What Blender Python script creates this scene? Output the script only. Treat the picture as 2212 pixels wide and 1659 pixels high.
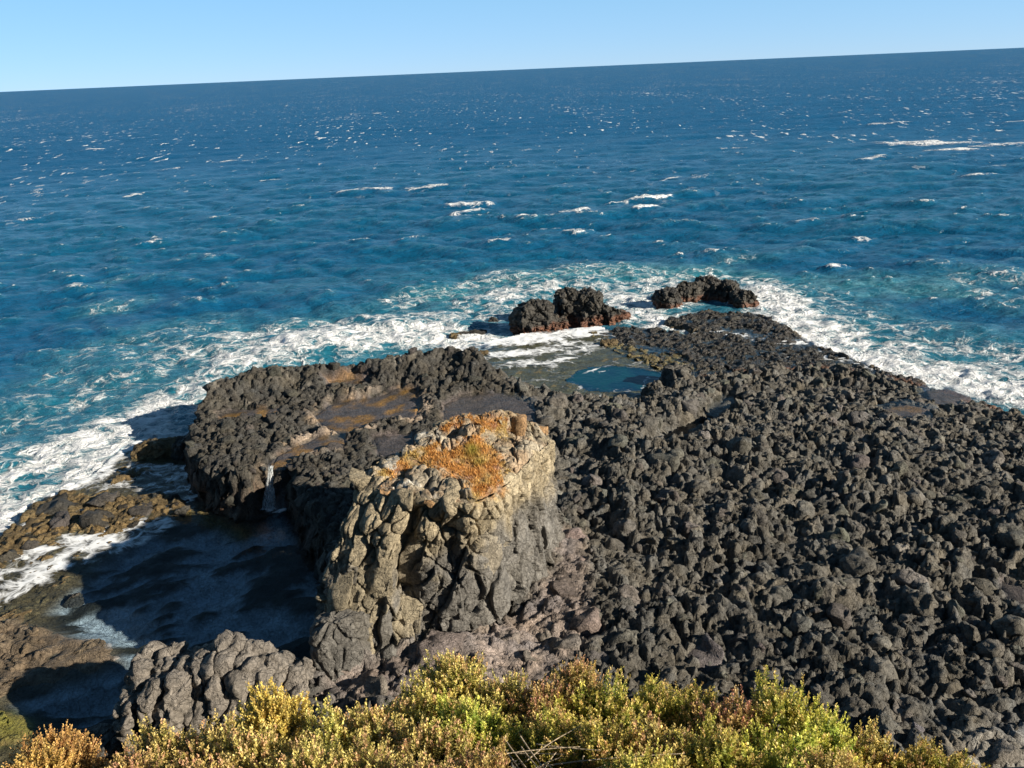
import bpy, math, random
import numpy as np

# ------------------------------------------------------------------ clear
for o in list(bpy.data.objects):
    bpy.data.objects.remove(o)
SC = bpy.context.scene
COL = SC.collection
rng = np.random.default_rng(7)
random.seed(7)

# ------------------------------------------------------------------ camera (photo measured on a 2212 x 1659 frame)
FPX, CX, CY = 1671.0, 1106.0, 829.5
CAM = np.array([0.0, 0.0, 22.0])
PIT, ROLL = math.radians(22.1), math.radians(2.48)
F_ = np.array([0, math.cos(PIT), -math.sin(PIT)])
U0 = np.array([0, math.sin(PIT), math.cos(PIT)])
R0 = np.array([1.0, 0, 0])
R_ = R0*math.cos(ROLL) - U0*math.sin(ROLL)
U_ = U0*math.cos(ROLL) + R0*math.sin(ROLL)
cam_d = bpy.data.cameras.new('camera')
cam_d.sensor_width = 36.0
cam_d.lens = 36.0*FPX/2212.0
cam_d.clip_start = 0.1
cam_d.clip_end = 120000
cam = bpy.data.objects.new('camera', cam_d)
COL.objects.link(cam)
from mathutils import Matrix, Vector
B_ = -F_
cam.matrix_world = Matrix(((R_[0], U_[0], B_[0], CAM[0]), (R_[1], U_[1], B_[1], CAM[1]), (R_[2], U_[2], B_[2], CAM[2]), (0, 0, 0, 1)))
SC.camera = cam

# ------------------------------------------------------------------ sky, sun, exposure
SUN_TO = np.array([1.0, -0.39, 0.482]); SUN_TO /= np.linalg.norm(SUN_TO)
EL = math.asin(SUN_TO[2]); AZ = math.atan2(SUN_TO[0], SUN_TO[1])
w = bpy.data.worlds.new('World'); SC.world = w; w.use_nodes = True
nt = w.node_tree; nt.nodes.clear()
sky = nt.nodes.new('ShaderNodeTexSky'); sky.sky_type = 'NISHITA'; sky.sun_disc = False
sky.sun_elevation = EL; sky.sun_rotation = AZ
sky.air_density = 0.7; sky.dust_density = 0.0; sky.ozone_density = 9.0; sky.altitude = 1500
bg = nt.nodes.new('ShaderNodeBackground'); bg.inputs[1].default_value = 0.10
wo = nt.nodes.new('ShaderNodeOutputWorld')
# the clear pale blue sky of the photo: the Nishita sky evened out with pale marine air, fading towards the zenith
tcd = nt.nodes.new('ShaderNodeTexCoord'); sep = nt.nodes.new('ShaderNodeSeparateXYZ'); nt.links.new(tcd.outputs['Generated'], sep.inputs[0])
mr = nt.nodes.new('ShaderNodeMapRange'); nt.links.new(sep.outputs['Z'], mr.inputs[0]); mr.inputs[1].default_value = 0.0; mr.inputs[2].default_value = 0.45; mr.inputs[3].default_value = 1.0; mr.inputs[4].default_value = 0.11
cr = nt.nodes.new('ShaderNodeMix'); cr.data_type = 'RGBA'; nt.links.new(sep.outputs['Z'], cr.inputs[0]); cr.inputs[0].default_value = 0.0
mz_ = nt.nodes.new('ShaderNodeMapRange'); nt.links.new(sep.outputs['Z'], mz_.inputs[0]); mz_.inputs[1].default_value = -0.01; mz_.inputs[2].default_value = 0.13
nt.links.new(mz_.outputs[0], cr.inputs[0]); cr.inputs[6].default_value = (2.5, 3.5, 4.6, 1); cr.inputs[7].default_value = (2.3, 4.8, 6.4, 1)
sc_ = nt.nodes.new('ShaderNodeVectorMath'); sc_.operation = 'SCALE'; nt.links.new(cr.outputs[2], sc_.inputs[0]); nt.links.new(mr.outputs[0], sc_.inputs['Scale'])
mxs = nt.nodes.new('ShaderNodeMix'); mxs.data_type = 'RGBA'; mxs.inputs[0].default_value = 0.72
nt.links.new(sky.outputs[0], mxs.inputs[6]); nt.links.new(sc_.outputs[0], mxs.inputs[7])
nt.links.new(mxs.outputs[2], bg.inputs[0]); nt.links.new(bg.outputs[0], wo.inputs[0])
sl = bpy.data.lights.new('sun', 'SUN'); sl.energy = 5.0; sl.angle = math.radians(0.53); sl.color = (1.0, 0.90, 0.74)
so = bpy.data.objects.new('sun', sl); COL.objects.link(so)
so.rotation_euler = Vector(SUN_TO.tolist()).to_track_quat('Z', 'Y').to_euler()
so.location = (30, -10, 40)
SC.view_settings.view_transform = 'Standard'
SC.view_settings.look = 'None'
SC.view_settings.gamma = 1.0
SC.view_settings.exposure = 0.86
SC.cycles.max_bounces = 6
SC.cycles.transparent_max_bounces = 12
SC.cycles.caustics_reflective = False
SC.cycles.caustics_refractive = False

# ------------------------------------------------------------------ pixel -> world
def ray(x, y):
    d = F_*FPX + R_*(x-CX) - U_*(y-CY)
    return d/np.linalg.norm(d)
def at(x, y, z):
    d = ray(x, y)
    return CAM + d*((z-CAM[2])/d[2])
def at_dist(x, y, s):
    return CAM + ray(x, y)*s
def at_Y(x, y, Y):
    d = ray(x, y)
    return CAM + d*(Y/d[1])
def poly(pts):
    return np.array([at(*p)[:2] for p in pts])
def project(P):
    v = P - CAM
    f = v@F_
    return CX + FPX*(v@R_)/f, CY - FPX*(v@U_)/f, f

# ------------------------------------------------------------------ noise
_perm = np.random.default_rng(3).permutation(256).astype(np.int64)
_g = np.random.default_rng(4).normal(size=(256, 3)); _g /= np.linalg.norm(_g, axis=1)[:, None]
def noise3(P):
    P = np.asarray(P, float)
    I = np.floor(P).astype(np.int64); f = P - I
    u = f*f*f*(f*(f*6-15)+10)
    out = np.zeros(len(P))
    for dx in (0, 1):
        wx = u[:, 0] if dx else 1-u[:, 0]
        hx = _perm[(I[:, 0]+dx) & 255]
        for dy in (0, 1):
            wy = u[:, 1] if dy else 1-u[:, 1]
            hy = _perm[(hx+I[:, 1]+dy) & 255]
            for dz in (0, 1):
                wz = u[:, 2] if dz else 1-u[:, 2]
                g = _g[_perm[(hy+I[:, 2]+dz) & 255]]
                out += wx*wy*wz*(g[:, 0]*(f[:, 0]-dx)+g[:, 1]*(f[:, 1]-dy)+g[:, 2]*(f[:, 2]-dz))
    return out*1.5
def fbm(P, octs=3, gain=0.5):
    a, s, o = 1.0, 0.0, np.zeros(len(P))
    P = np.array(P, float)
    for i in range(octs):
        o += a*noise3(P); s += a; a *= gain; P = P*2.03+17.3
    return o/s
def vfbm(P, octs=2):
    return np.stack([fbm(P+o, octs) for o in (0.0, 31.7, 67.1)], 1)
def P3(x, y, z=0.0):
    return np.stack([x, y, np.full_like(x, z)], 1)
def _hash(I, k):
    h = _perm[(I[:, 0]+k) & 255]; h = _perm[(h+I[:, 1]) & 255]; return _perm[(h+I[:, 2]) & 255]
def worley(P):
    I = np.floor(P).astype(np.int64)
    f1 = np.full(len(P), 9.0); f2 = np.full(len(P), 9.0)
    for dx in (-1, 0, 1):
        for dy in (-1, 0, 1):
            for dz in (-1, 0, 1):
                J = I + np.array([dx, dy, dz])
                c = J + np.stack([_hash(J, 11), _hash(J, 57), _hash(J, 133)], 1)/256.0
                d = np.linalg.norm(c-P, axis=1)
                m = d < f1
                f2 = np.where(m, f1, np.minimum(f2, d)); f1 = np.where(m, d, f1)
    return f1, f2
def cell2(p):
    """2D cells: F1, F2, three random numbers of the nearest cell, offset from its centre"""
    I = np.floor(p).astype(np.int64); n = len(p)
    f1 = np.full(n, 9.0); f2 = np.full(n, 9.0); off = np.zeros((n, 2)); idk = np.zeros((n, 2), np.int64)
    for dx in (-1, 0, 1):
        for dy in (-1, 0, 1):
            jx, jy = I[:, 0]+dx, I[:, 1]+dy
            h = _perm[(_perm[jx & 255]+jy) & 255]
            ox = p[:, 0]-jx-_perm[(h+17) & 255]/256.0; oy = p[:, 1]-jy-_perm[(h+91) & 255]/256.0
            d = np.hypot(ox, oy); m = d < f1
            f2 = np.where(m, f1, np.minimum(f2, d)); f1 = np.where(m, d, f1)
            off[m, 0] = ox[m]; off[m, 1] = oy[m]; idk[m, 0] = h[m]
    h = idk[:, 0]
    r = np.stack([_perm[(h+29) & 255], _perm[(h+111) & 255], _perm[(h+203) & 255]], 1)/255.0
    return f1, f2, r, off
def lumps(p, A, dome=.5, tilt=.7, var=.6, crack=.6, cw=.16):
    f1, f2, r, off = cell2(p)
    d = var*(r[:, 0]-.5)+dome*np.sqrt(np.clip(1-(f1/.80)**2, 0, 1))+tilt*((r[:, 1]-.5)*off[:, 0]+(r[:, 2]-.5)*off[:, 1])*1.6
    return A*(d-crack*sstep(cw, 0, f2-f1)), r[:, 0]
def sstep(a, b, x):
    t = np.clip((x-a)/(b-a), 0, 1); return t*t*(3-2*t)
def sdf(poly_, x, y):
    """signed distance, positive inside"""
    px = poly_[:, 0]; py = poly_[:, 1]
    n = len(px); d = np.full(len(x), 1e9); ins = np.zeros(len(x), bool)
    for i in range(n):
        ax, ay, bx, by = px[i], py[i], px[(i+1) % n], py[(i+1) % n]
        ex, ey = bx-ax, by-ay
        t = np.clip(((x-ax)*ex+(y-ay)*ey)/(ex*ex+ey*ey+1e-12), 0, 1)
        d = np.minimum(d, np.hypot(x-ax-t*ex, y-ay-t*ey))
        c = (ay > y) != (by > y)
        with np.errstate(divide='ignore', invalid='ignore'):
            ins ^= c & (x < (bx-ax)*(y-ay)/(by-ay+1e-15)+ax)
    return np.where(ins, d, -d)
def dline(pts, x, y):
    d = np.full(len(x), 1e9)
    for (ax, ay), (bx, by) in zip(pts[:-1], pts[1:]):
        ex, ey = bx-ax, by-ay
        t = np.clip(((x-ax)*ex+(y-ay)*ey)/(ex*ex+ey*ey+1e-12), 0, 1)
        d = np.minimum(d, np.hypot(x-ax-t*ex, y-ay-t*ey))
    return d

# ------------------------------------------------------------------ mesh helpers
def mesh(name, V, Fq, smooth=True, col=None, **attrs):
    """V (n,3), Fq (m,3) or (m,4) int array, or a list of such arrays"""
    me = bpy.data.meshes.new(name)
    Fl = Fq if isinstance(Fq, list) else [Fq]
    Fl = [f for f in Fl if len(f)]
    V = np.asarray(V, np.float32)
    me.vertices.add(len(V)); me.vertices.foreach_set('co', V.ravel())
    loops = np.concatenate([f.ravel() for f in Fl]).astype(np.int32)
    sizes = np.concatenate([np.full(len(f), f.shape[1], np.int32) for f in Fl])
    me.loops.add(len(loops)); me.loops.foreach_set('vertex_index', loops)
    me.polygons.add(len(sizes))
    me.polygons.foreach_set('loop_start', np.concatenate([[0], np.cumsum(sizes)[:-1]]).astype(np.int32))
    me.polygons.foreach_set('use_smooth', np.full(len(sizes), smooth, bool))
    me.update(calc_edges=True)
    if col is not None:
        a = me.attributes.new('col', 'FLOAT_COLOR', 'POINT')
        c = np.asarray(col, np.float32)
        if c.shape[1] == 3: c = np.concatenate([c, np.zeros((len(c), 1), np.float32)], 1)
        a.data.foreach_set('color', c.ravel())
    for k, v in attrs.items():
        a = me.attributes.new(k, 'FLOAT', 'POINT'); a.data.foreach_set('value', np.asarray(v, np.float32))
    return me
def link(name, me, mat, parent=None, loc=None):
    o = bpy.data.objects.new(name, me); COL.objects.link(o)
    if mat is not None and me is not None and len(me.materials) == 0: me.materials.append(mat)
    if parent is not None: o.parent = parent
    if loc is not None: o.location = loc
    return o
def tag(o, label=None, cat=None, group=None, kind=None):
    if label: o['label'] = label
    if cat: o['category'] = cat
    if group: o['group'] = group
    if kind: o['kind'] = kind
    return o
def thing(name, loc, label, cat, group=None):
    o = bpy.data.objects.new(name, None); COL.objects.link(o); o.location = [float(v) for v in loc]
    o.empty_display_size = 0.3
    return tag(o, label, cat, group)
def grid_faces(nr, nc, wrap=False):
    i = np.arange(nr-1)[:, None]; j = np.arange(nc if wrap else nc-1)[None, :]
    j2 = (j+1) % nc
    return np.stack([(i*nc+j), (i*nc+j2), ((i+1)*nc+j2), ((i+1)*nc+j)], -1).reshape(-1, 4)

# ------------------------------------------------------------------ materials
class NT:
    def __init__(s, name):
        s.m = bpy.data.materials.new(name); s.m.use_nodes = True
        s.t = s.m.node_tree; s.t.nodes.clear()
        s.out = s.n('ShaderNodeOutputMaterial')
    def n(s, typ, **kw):
        x = s.t.nodes.new(typ)
        for k, v in kw.items(): setattr(x, k, v)
        return x
    def l(s, a, b): s.t.links.new(a, b)
    def val(s, x, sock):
        if isinstance(x, (int, float)): sock.default_value = x
        elif isinstance(x, tuple): sock.default_value = x if len(x) == 4 else (*x, 1)
        else: s.l(x, sock)
    def math(s, op, a, b=0.0, c=None):
        x = s.n('ShaderNodeMath', operation=op)
        s.val(a, x.inputs[0]); s.val(b, x.inputs[1])
        if c is not None: s.val(c, x.inputs[2])
        return x.outputs[0]
    def noise(s, vec, scale, detail=4, rough=0.55, dist=0.0):
        x = s.n('ShaderNodeTexNoise'); s.l(vec, x.inputs['Vector'])
        x.inputs['Scale'].default_value = scale; x.inputs['Detail'].default_value = detail
        x.inputs['Roughness'].default_value = rough; x.inputs['Distortion'].default_value = dist
        return x.outputs['Fac']
    def mixc(s, f, a, b, mode='MIX'):
        x = s.n('ShaderNodeMix', data_type='RGBA', blend_type=mode)
        s.val(f, x.inputs[0]); s.val(a, x.inputs[6]); s.val(b, x.inputs[7])
        return x.outputs[2]
    def ramp(s, f, lo, hi, a=0.0, b=1.0):
        x = s.n('ShaderNodeMapRange', interpolation_type='SMOOTHSTEP')
        s.val(f, x.inputs[0]); s.val(lo, x.inputs[1]); s.val(hi, x.inputs[2]); x.inputs[3].default_value = a; x.inputs[4].default_value = b
        return x.outputs[0]
    def attr(s, name):
        return s.n('ShaderNodeAttribute', attribute_name=name)
    def bump(s, h, strength, dist, normal=None):
        x = s.n('ShaderNodeBump'); x.inputs['Strength'].default_value = strength; x.inputs['Distance'].default_value = dist
        s.l(h, x.inputs['Height'])
        if normal is not None: s.l(normal, x.inputs['Normal'])
        return x.outputs[0]

def make_rock():
    t = NT('rock')
    pos = t.n('ShaderNodeNewGeometry').outputs['Position']
    a = t.attr('col')
    n1 = t.noise(pos, 1.3, 6, 0.6); n2 = t.noise(pos, 9.0, 5, 0.65); n3 = t.noise(pos, 38.0, 3, 0.6)
    f1 = t.ramp(n1, 0.3, 0.7, 0.72, 1.28)
    f2 = t.ramp(n2, 0.25, 0.75, 0.6, 1.4)
    f = t.math('MULTIPLY', f1, f2)
    g = t.n('ShaderNodeVectorMath', operation='SCALE'); t.l(a.outputs['Color'], g.inputs[0]); t.l(f, g.inputs['Scale'])
    warm = t.mixc(t.ramp(t.noise(pos, 0.6, 4), 0.45, 0.7, 0, 0.35), g.outputs[0], (0.13, 0.105, 0.06), 'MIX')
    c2 = t.mixc(0.45, g.outputs[0], warm)
    b = t.n('ShaderNodeBsdfPrincipled')
    t.l(c2, b.inputs['Base Color'])
    rg = t.math('SUBTRACT', 0.92, t.math('MULTIPLY', a.outputs['Alpha'], 0.62))
    t.l(rg, b.inputs['Roughness'])
    b.inputs['Specular IOR Level'].default_value = 0.4
    wn = t.n('ShaderNodeTexNoise'); t.l(pos, wn.inputs['Vector']); wn.inputs['Scale'].default_value = 1.6; wn.inputs['Detail'].default_value = 4
    wv = t.n('ShaderNodeVectorMath', operation='MULTIPLY_ADD'); t.l(wn.outputs['Color'], wv.inputs[0]); wv.inputs[1].default_value = (0.9, 0.9, 0.9); t.l(pos, wv.inputs[2])
    vo = t.n('ShaderNodeTexVoronoi', feature='DISTANCE_TO_EDGE'); t.l(wv.outputs[0], vo.inputs['Vector']); vo.inputs['Scale'].default_value = 2.1
    ck = t.ramp(vo.outputs['Distance'], 0.0, 0.035, -1.0, 0.0)
    h = t.math('ADD', t.math('MULTIPLY', n2, 1.0), t.math('MULTIPLY', n3, 0.35))
    h = t.math('ADD', h, t.math('MULTIPLY', ck, 0.55))
    h = t.math('ADD', h, t.math('MULTIPLY', t.noise(pos, 3.2, 3, 0.5), 1.2))
    t.l(t.bump(h, 1.0, 0.11), b.inputs['Normal'])
    t.l(b.outputs[0], t.out.inputs[0])
    return t.m
M_ROCK = make_rock()

def foam_nodes(t, pos, dens):
    """white lacy foam factor out of a density"""
    st = t.n('ShaderNodeMapping'); t.l(pos, st.inputs[0]); st.inputs['Rotation'].default_value = (0, 0, 0.5)
    st.inputs['Scale'].default_value = (1.0, 1.35, 1.0)
    wn = t.n('ShaderNodeTexNoise'); t.l(st.outputs[0], wn.inputs['Vector']); wn.inputs['Scale'].default_value = 0.55; wn.inputs['Detail'].default_value = 3
    wv = t.n('ShaderNodeVectorMath', operation='MULTIPLY_ADD'); t.l(wn.outputs['Color'], wv.inputs[0]); wv.inputs[1].default_value = (2.4, 2.4, 0); t.l(st.outputs[0], wv.inputs[2])
    vo = t.n('ShaderNodeTexVoronoi', feature='DISTANCE_TO_EDGE'); t.l(wv.outputs[0], vo.inputs['Vector']); vo.inputs['Scale'].default_value = 0.75
    lace = t.ramp(vo.outputs['Distance'], 0.0, 0.24, 1.0, 0.0)
    vo2 = t.n('ShaderNodeTexVoronoi', feature='DISTANCE_TO_EDGE'); t.l(wv.outputs[0], vo2.inputs['Vector']); vo2.inputs['Scale'].default_value = 2.3
    lace2 = t.ramp(vo2.outputs['Distance'], 0.0, 0.22, 1.0, 0.0)
    n1 = t.noise(wv.outputs[0], 0.5, 9, 0.68, 0.6)
    n1 = t.ramp(n1, 0.28, 0.72)
    pat = t.math('ADD', t.math('MULTIPLY', n1, 0.62), t.math('ADD', t.math('MULTIPLY', lace, 0.24), t.math('MULTIPLY', lace2, 0.14)))
    tt = t.math('ADD', dens, t.math('MULTIPLY_ADD', pat, 1.1, -1.05))
    return t.ramp(tt, -0.03, 0.58), pat

def make_sea():
    t = NT('sea_water')
    geo = t.n('ShaderNodeNewGeometry'); pos = geo.outputs['Position']
    dens = t.attr('foam').outputs['Fac']; aer = t.attr('aer').outputs['Fac']; far = t.attr('far').outputs['Fac']
    ff, pat = foam_nodes(t, pos, dens)
    # far whitecaps: wind torn crests, longer along the crest
    mp = t.n('ShaderNodeMapping'); t.l(pos, mp.inputs[0]); mp.inputs['Rotation'].default_value = (0, 0, -0.12); mp.inputs['Scale'].default_value = (0.5, 0.16, 1)
    w1 = t.noise(mp.outputs[0], 0.85, 3, 0.62)
    w2 = t.noise(mp.outputs[0], 0.045, 2, 0.5)
    wc = t.ramp(t.math('ADD', w1, t.math('MULTIPLY', t.math('SUBTRACT', w2, 0.5), 0.22)), 0.632, 0.71)
    wc = t.math('MULTIPLY', wc, far)
    ff = t.math('MAXIMUM', ff, wc)
    n0 = t.noise(pos, 0.02, 3, 0.5)
    n00 = t.noise(pos, 0.12, 3, 0.5)
    deep = t.mixc(t.ramp(n0, 0.35, 0.65), (0.0045, 0.080, 0.180), (0.0055, 0.094, 0.184))
    deep = t.mixc(t.ramp(n00, 0.4, 0.7, 0, 0.6), deep, (0.002, 0.084, 0.170))
    deep = t.mixc(far, deep, (0.006, 0.086, 0.200))
    ac = t.mixc(t.ramp(pat, 0.2, 0.8), (0.02, 0.16, 0.20), (0.15, 0.36, 0.40))
    colr = t.mixc(aer, deep, ac)
    colr = t.mixc(ff, colr, (0.86, 0.87, 0.88))
    b = t.n('ShaderNodeBsdfPrincipled'); t.l(colr, b.inputs['Base Color'])
    b.inputs['IOR'].default_value = 1.33
    t.l(t.math('MULTIPLY_ADD', ff, 0.5, t.math('MULTIPLY_ADD', far, 0.22, 0.16)), b.inputs['Roughness'])
    t.l(t.math('MULTIPLY_ADD', far, -0.26, 0.36), b.inputs['Specular IOR Level'])
    m2 = t.n('ShaderNodeMapping'); t.l(pos, m2.inputs[0]); m2.inputs['Rotation'].default_value = (0, 0, -0.2); m2.inputs['Scale'].default_value = (0.45, 1, 1)
    r1 = t.noise(m2.outputs[0], 2.4, 6, 0.65, 0.5)
    r2 = t.noise(m2.outputs[0], 0.75, 5, 0.62, 0.4)
    h = t.math('ADD', t.math('MULTIPLY', r1, 0.42), t.math('ADD', t.math('MULTIPLY', r2, 0.9), t.math('MULTIPLY', ff, 0.12)))
    h = t.math('ADD', h, t.math('MULTIPLY', t.math('MULTIPLY', pat, ff), 0.5))
    t.l(t.bump(h, 0.75, 0.8), b.inputs['Normal'])
    t.l(b.outputs[0], t.out.inputs[0])
    return t.m
M_SEA = make_sea()

def make_shallow(name, tint, refl=1.0):
    """clear still water: the rock under it shows, the sky mirrors in it, foam floats on it"""
    t = NT(name)
    pos = t.n('ShaderNodeNewGeometry').outputs['Position']
    ff, pat = foam_nodes(t, pos, t.attr('foam').outputs['Fac'])
    bn = t.bump(t.noise(pos, 2.2, 4, 0.6), 0.25, 0.12)
    dt = t.n('ShaderNodeVectorMath', operation='DOT_PRODUCT'); t.l(bn, dt.inputs[0]); t.l(t.n('ShaderNodeNewGeometry').outputs['Incoming'], dt.inputs[1])
    fres = t.math('MULTIPLY_ADD', t.math('POWER', t.math('SUBTRACT', 1.0, t.math('ABSOLUTE', dt.outputs['Value'])), 5.0), 0.98, 0.02)
    gl = t.n('ShaderNodeBsdfGlossy'); gl.inputs['Roughness'].default_value = 0.06; t.l(bn, gl.inputs['Normal'])
    tr = t.n('ShaderNodeBsdfTransparent'); tr.inputs[0].default_value = (*tint, 1)
    mx = t.n('ShaderNodeMixShader'); t.l(t.math('MULTIPLY', fres, refl), mx.inputs[0]); t.l(tr.outputs[0], mx.inputs[1]); t.l(gl.outputs[0], mx.inputs[2])
    df = t.n('ShaderNodeBsdfDiffuse'); df.inputs[0].default_value = (0.84, 0.86, 0.88, 1)
    m2 = t.n('ShaderNodeMixShader'); t.l(ff, m2.inputs[0]); t.l(mx.outputs[0], m2.inputs[1]); t.l(df.outputs[0], m2.inputs[2])
    t.l(m2.outputs[0], t.out.inputs[0])
    return t.m
M_TIDE = make_shallow('tide_water', (0.76, 0.84, 0.88))
M_PUDDLE = make_shallow('puddle_water', (0.82, 0.84, 0.84))
def make_deep_pool():
    t = NT('deep_pool_water')
    pos = t.n('ShaderNodeNewGeometry').outputs['Position']
    ff, pat = foam_nodes(t, pos, t.attr('foam').outputs['Fac'])
    c = t.mixc(t.ramp(t.noise(pos, 0.5, 3), 0.35, 0.65), (0.002, 0.035, 0.075), (0.004, 0.055, 0.085))
    c = t.mixc(ff, c, (0.84, 0.86, 0.88))
    b = t.n('ShaderNodeBsdfPrincipled'); t.l(c, b.inputs['Base Color']); b.inputs['Roughness'].default_value = 0.05; b.inputs['IOR'].default_value = 1.33
    t.l(t.bump(t.noise(pos, 3.0, 4), 0.2, 0.1), b.inputs['Normal'])
    t.l(b.outputs[0], t.out.inputs[0]); return t.m
M_DEEP = make_deep_pool()

def make_leaf(name, trans):
    t = NT(name); a = t.attr('col')
    oi = t.n('ShaderNodeObjectInfo')
    hsv = t.n('ShaderNodeHueSaturation'); t.l(a.outputs['Color'], hsv.inputs['Color'])
    t.l(t.math('MULTIPLY_ADD', oi.outputs['Random'], 0.05, 0.475), hsv.inputs['Hue'])
    t.l(t.math('MULTIPLY_ADD', oi.outputs['Random'], 0.40, 1.12), hsv.inputs['Value'])
    d = t.n('ShaderNodeBsdfPrincipled'); t.l(hsv.outputs[0], d.inputs['Base Color']); d.inputs['Roughness'].default_value = 0.5; d.inputs['Specular IOR Level'].default_value = 0.35
    tr = t.n('ShaderNodeBsdfTranslucent'); t.l(hsv.outputs[0], tr.inputs[0])
    mx = t.n('ShaderNodeMixShader'); mx.inputs[0].default_value = trans
    t.l(d.outputs[0], mx.inputs[1]); t.l(tr.outputs[0], mx.inputs[2]); t.l(mx.outputs[0], t.out.inputs[0])
    return t.m
M_LEAF = make_leaf('shrub_leaf', 0.3)
M_GRASS = make_leaf('dry_grass', 0.25)
def make_simple(name, c, rough=0.8, scale=12):
    t = NT(name); pos = t.n('ShaderNodeNewGeometry').outputs['Position']
    n = t.noise(pos, scale, 4)
    cc = t.mixc(t.ramp(n, 0.3, 0.7), tuple(v*0.65 for v in c), tuple(v*1.3 for v in c))
    b = t.n('ShaderNodeBsdfPrincipled'); t.l(cc, b.inputs['Base Color']); b.inputs['Roughness'].default_value = rough
    t.l(t.bump(n, 0.6, 0.03), b.inputs['Normal'])
    t.l(b.outputs[0], t.out.inputs[0]); return t.m
M_SOIL = make_simple('soil', (0.10, 0.08, 0.05))
M_STEM = make_simple('woody_stem', (0.12, 0.085, 0.055), 0.8, 60)
M_TWIG = make_simple('dry_twig', (0.42, 0.33, 0.22), 0.8, 60)
def make_fall():
    t = NT('falling_water')
    d = t.n('ShaderNodeBsdfPrincipled'); d.inputs['Base Color'].default_value = (0.85, 0.88, 0.9, 1); d.inputs['Roughness'].default_value = 0.35
    tr = t.n('ShaderNodeBsdfTransparent')
    pos = t.n('ShaderNodeNewGeometry').outputs['Position']
    mp = t.n('ShaderNodeMapping'); t.l(pos, mp.inputs[0]); mp.inputs['Scale'].default_value = (9, 9, 1.2)
    f = t.ramp(t.noise(mp.outputs[0], 1.5, 5, 0.7), 0.42, 0.66, 0.02, 0.62)
    mx = t.n('ShaderNodeMixShader'); t.l(f, mx.inputs[0]); t.l(tr.outputs[0], mx.inputs[1]); t.l(d.outputs[0], mx.inputs[2])
    t.l(mx.outputs[0], t.out.inputs[0]); return t.m
M_FALL = make_fall()

# colours (linear albedo)
C_FIELD = np.array([.126, .119, .106]); C_DARK = np.array([.060, .056, .049]); C_REEF = np.array([.040, .037, .033])
C_APRON = np.array([.23, .19, .17]); C_BROWN = np.array([.125, .088, .040]); C_OCHRE = np.array([.36, .19, .045])
C_MUD = np.array([.13, .105, .10]); C_RIM = np.array([.30, .235, .18]); C_GREY = np.array([.24, .23, .215])
C_RED = np.array([.17, .075, .045]); C_WEED = np.array([.016, .016, .010]); C_SAND = np.array([.40, .46, .52])

# ------------------------------------------------------------------ plan of the shore (pixels unprojected at the height each edge stands)
MAIN = np.concatenate([poly([
    (440,862,3.0),(462,822,3.4),(560,797,3.6),(650,775,3.8),(710,787,3.6),(790,767,3.8),(900,772,3.4),(980,760,3.2),
    (1035,788,2.8),(1062,812,2.3),(1120,828,2.2),(1200,838,2.1),(1260,850,2.0),(1400,842,1.9),(1440,812,1.7),(1500,795,1.5),
    (1600,785,1.3),(1760,782,1.1),(1850,793,1.0),(1960,815,1.0),(2060,848,1.0),(2212,893,1.0),(2600,1010,1.0)]),
    np.array([[62, 30], [62, 4], [-10.5, 4]]),
    poly([(545,1650,1.5),(600,1540,1.8),(650,1480,1.8),(685,1450,1.8),(690,1330,1.8),(700,1230,1.8),(690,1170,2.0),(655,1115,2.3),
    (635,1060,2.5),(612,1012,2.6),(588,1003,2.7),(560,1012,2.6),(530,1040,2.4),(490,1055,2.0),(440,1030,2.1),(402,985,2.3),(400,920,2.6)])])
SHELF = np.concatenate([poly([(420,930,.3),(330,938,.3),(255,965,.3),(190,1030,.3),(100,1065,.3),(40,1105,.3),(0,1160,.3),(-150,1290,.3),(-330,1500,.3)]),
    np.array([[-42, 10], [-42, 2], [-9, 2]]), poly([(620,1560,.3),(720,1400,.3),(720,1200,.3),(680,1060,.3),(560,960,.3)])])
WASH = poly([(1020,770,.5),(1060,745,.5),(1150,725,.5),(1290,712,.5),(1330,745,.5),(1470,770,.5),(1500,800,.5),(1460,850,.5),(1250,870,.5),(1100,840,.5)])
REEF = poly([(1285,712,.8),(1340,698,.8),(1425,700,.8),(1480,715,.8),(1520,712,.8),(1430,690,.8),(1440,678,.8),(1520,665,.8),(1640,668,.8),(1690,688,.8),(1760,733,.8),(1830,757,.8),
    (1905,788,.8),(1990,812,.8),(2060,842,.8),(2140,868,.8),(2230,890,.8),(2640,1010,.8),(2640,1060,.8),(2200,930,.8),(1900,830,.8),(1700,810,.8),(1480,810,.8),(1380,770,.8),(1300,735,.8)])
POOLROW = poly([(60,1085,.4),(150,1062,.4),(250,1075,.4),(345,1068,.4),(420,1085,.4),(400,1110,.4),(330,1120,.4),(240,1150,.4),(140,1145,.4),(60,1190,.4),(0,1240,.4),(-60,1250,.4),(-20,1160,.4)])
POOL = poly([(330,1140,.3),(420,1118,.3),(520,1130,.3),(620,1080,.3),(700,1130,.3),(730,1300,.3),(690,1480,.3),(300,1620,.3),(130,1640,.3),(70,1560,.3),(30,1500,.3),(110,1455,.3),(150,1410,.3),(100,1330,.3),(200,1230,.3)])
LOWLEFT = poly([(-80,1320,.6),(20,1325,.6),(120,1345,.6),(230,1375,.6),(280,1420,.6),(200,1455,.6),(40,1490,.6),(-60,1520,.6)])  # brown rock; inner end stretched so its tone stands in for missing pool shade
ALGAE = poly([(-60,1540,.5),(20,1520,.5),(80,1545,.5),(85,1575,.5),(30,1600,.5),(-60,1610,.5)])
BLUE = poly([(1232,818,.6),(1262,796,.6),(1320,790,.6),(1380,796,.6),(1430,805,.6),(1440,825,.6),(1400,838,.6),(1320,840,.6),(1260,836,.6)])
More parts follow.
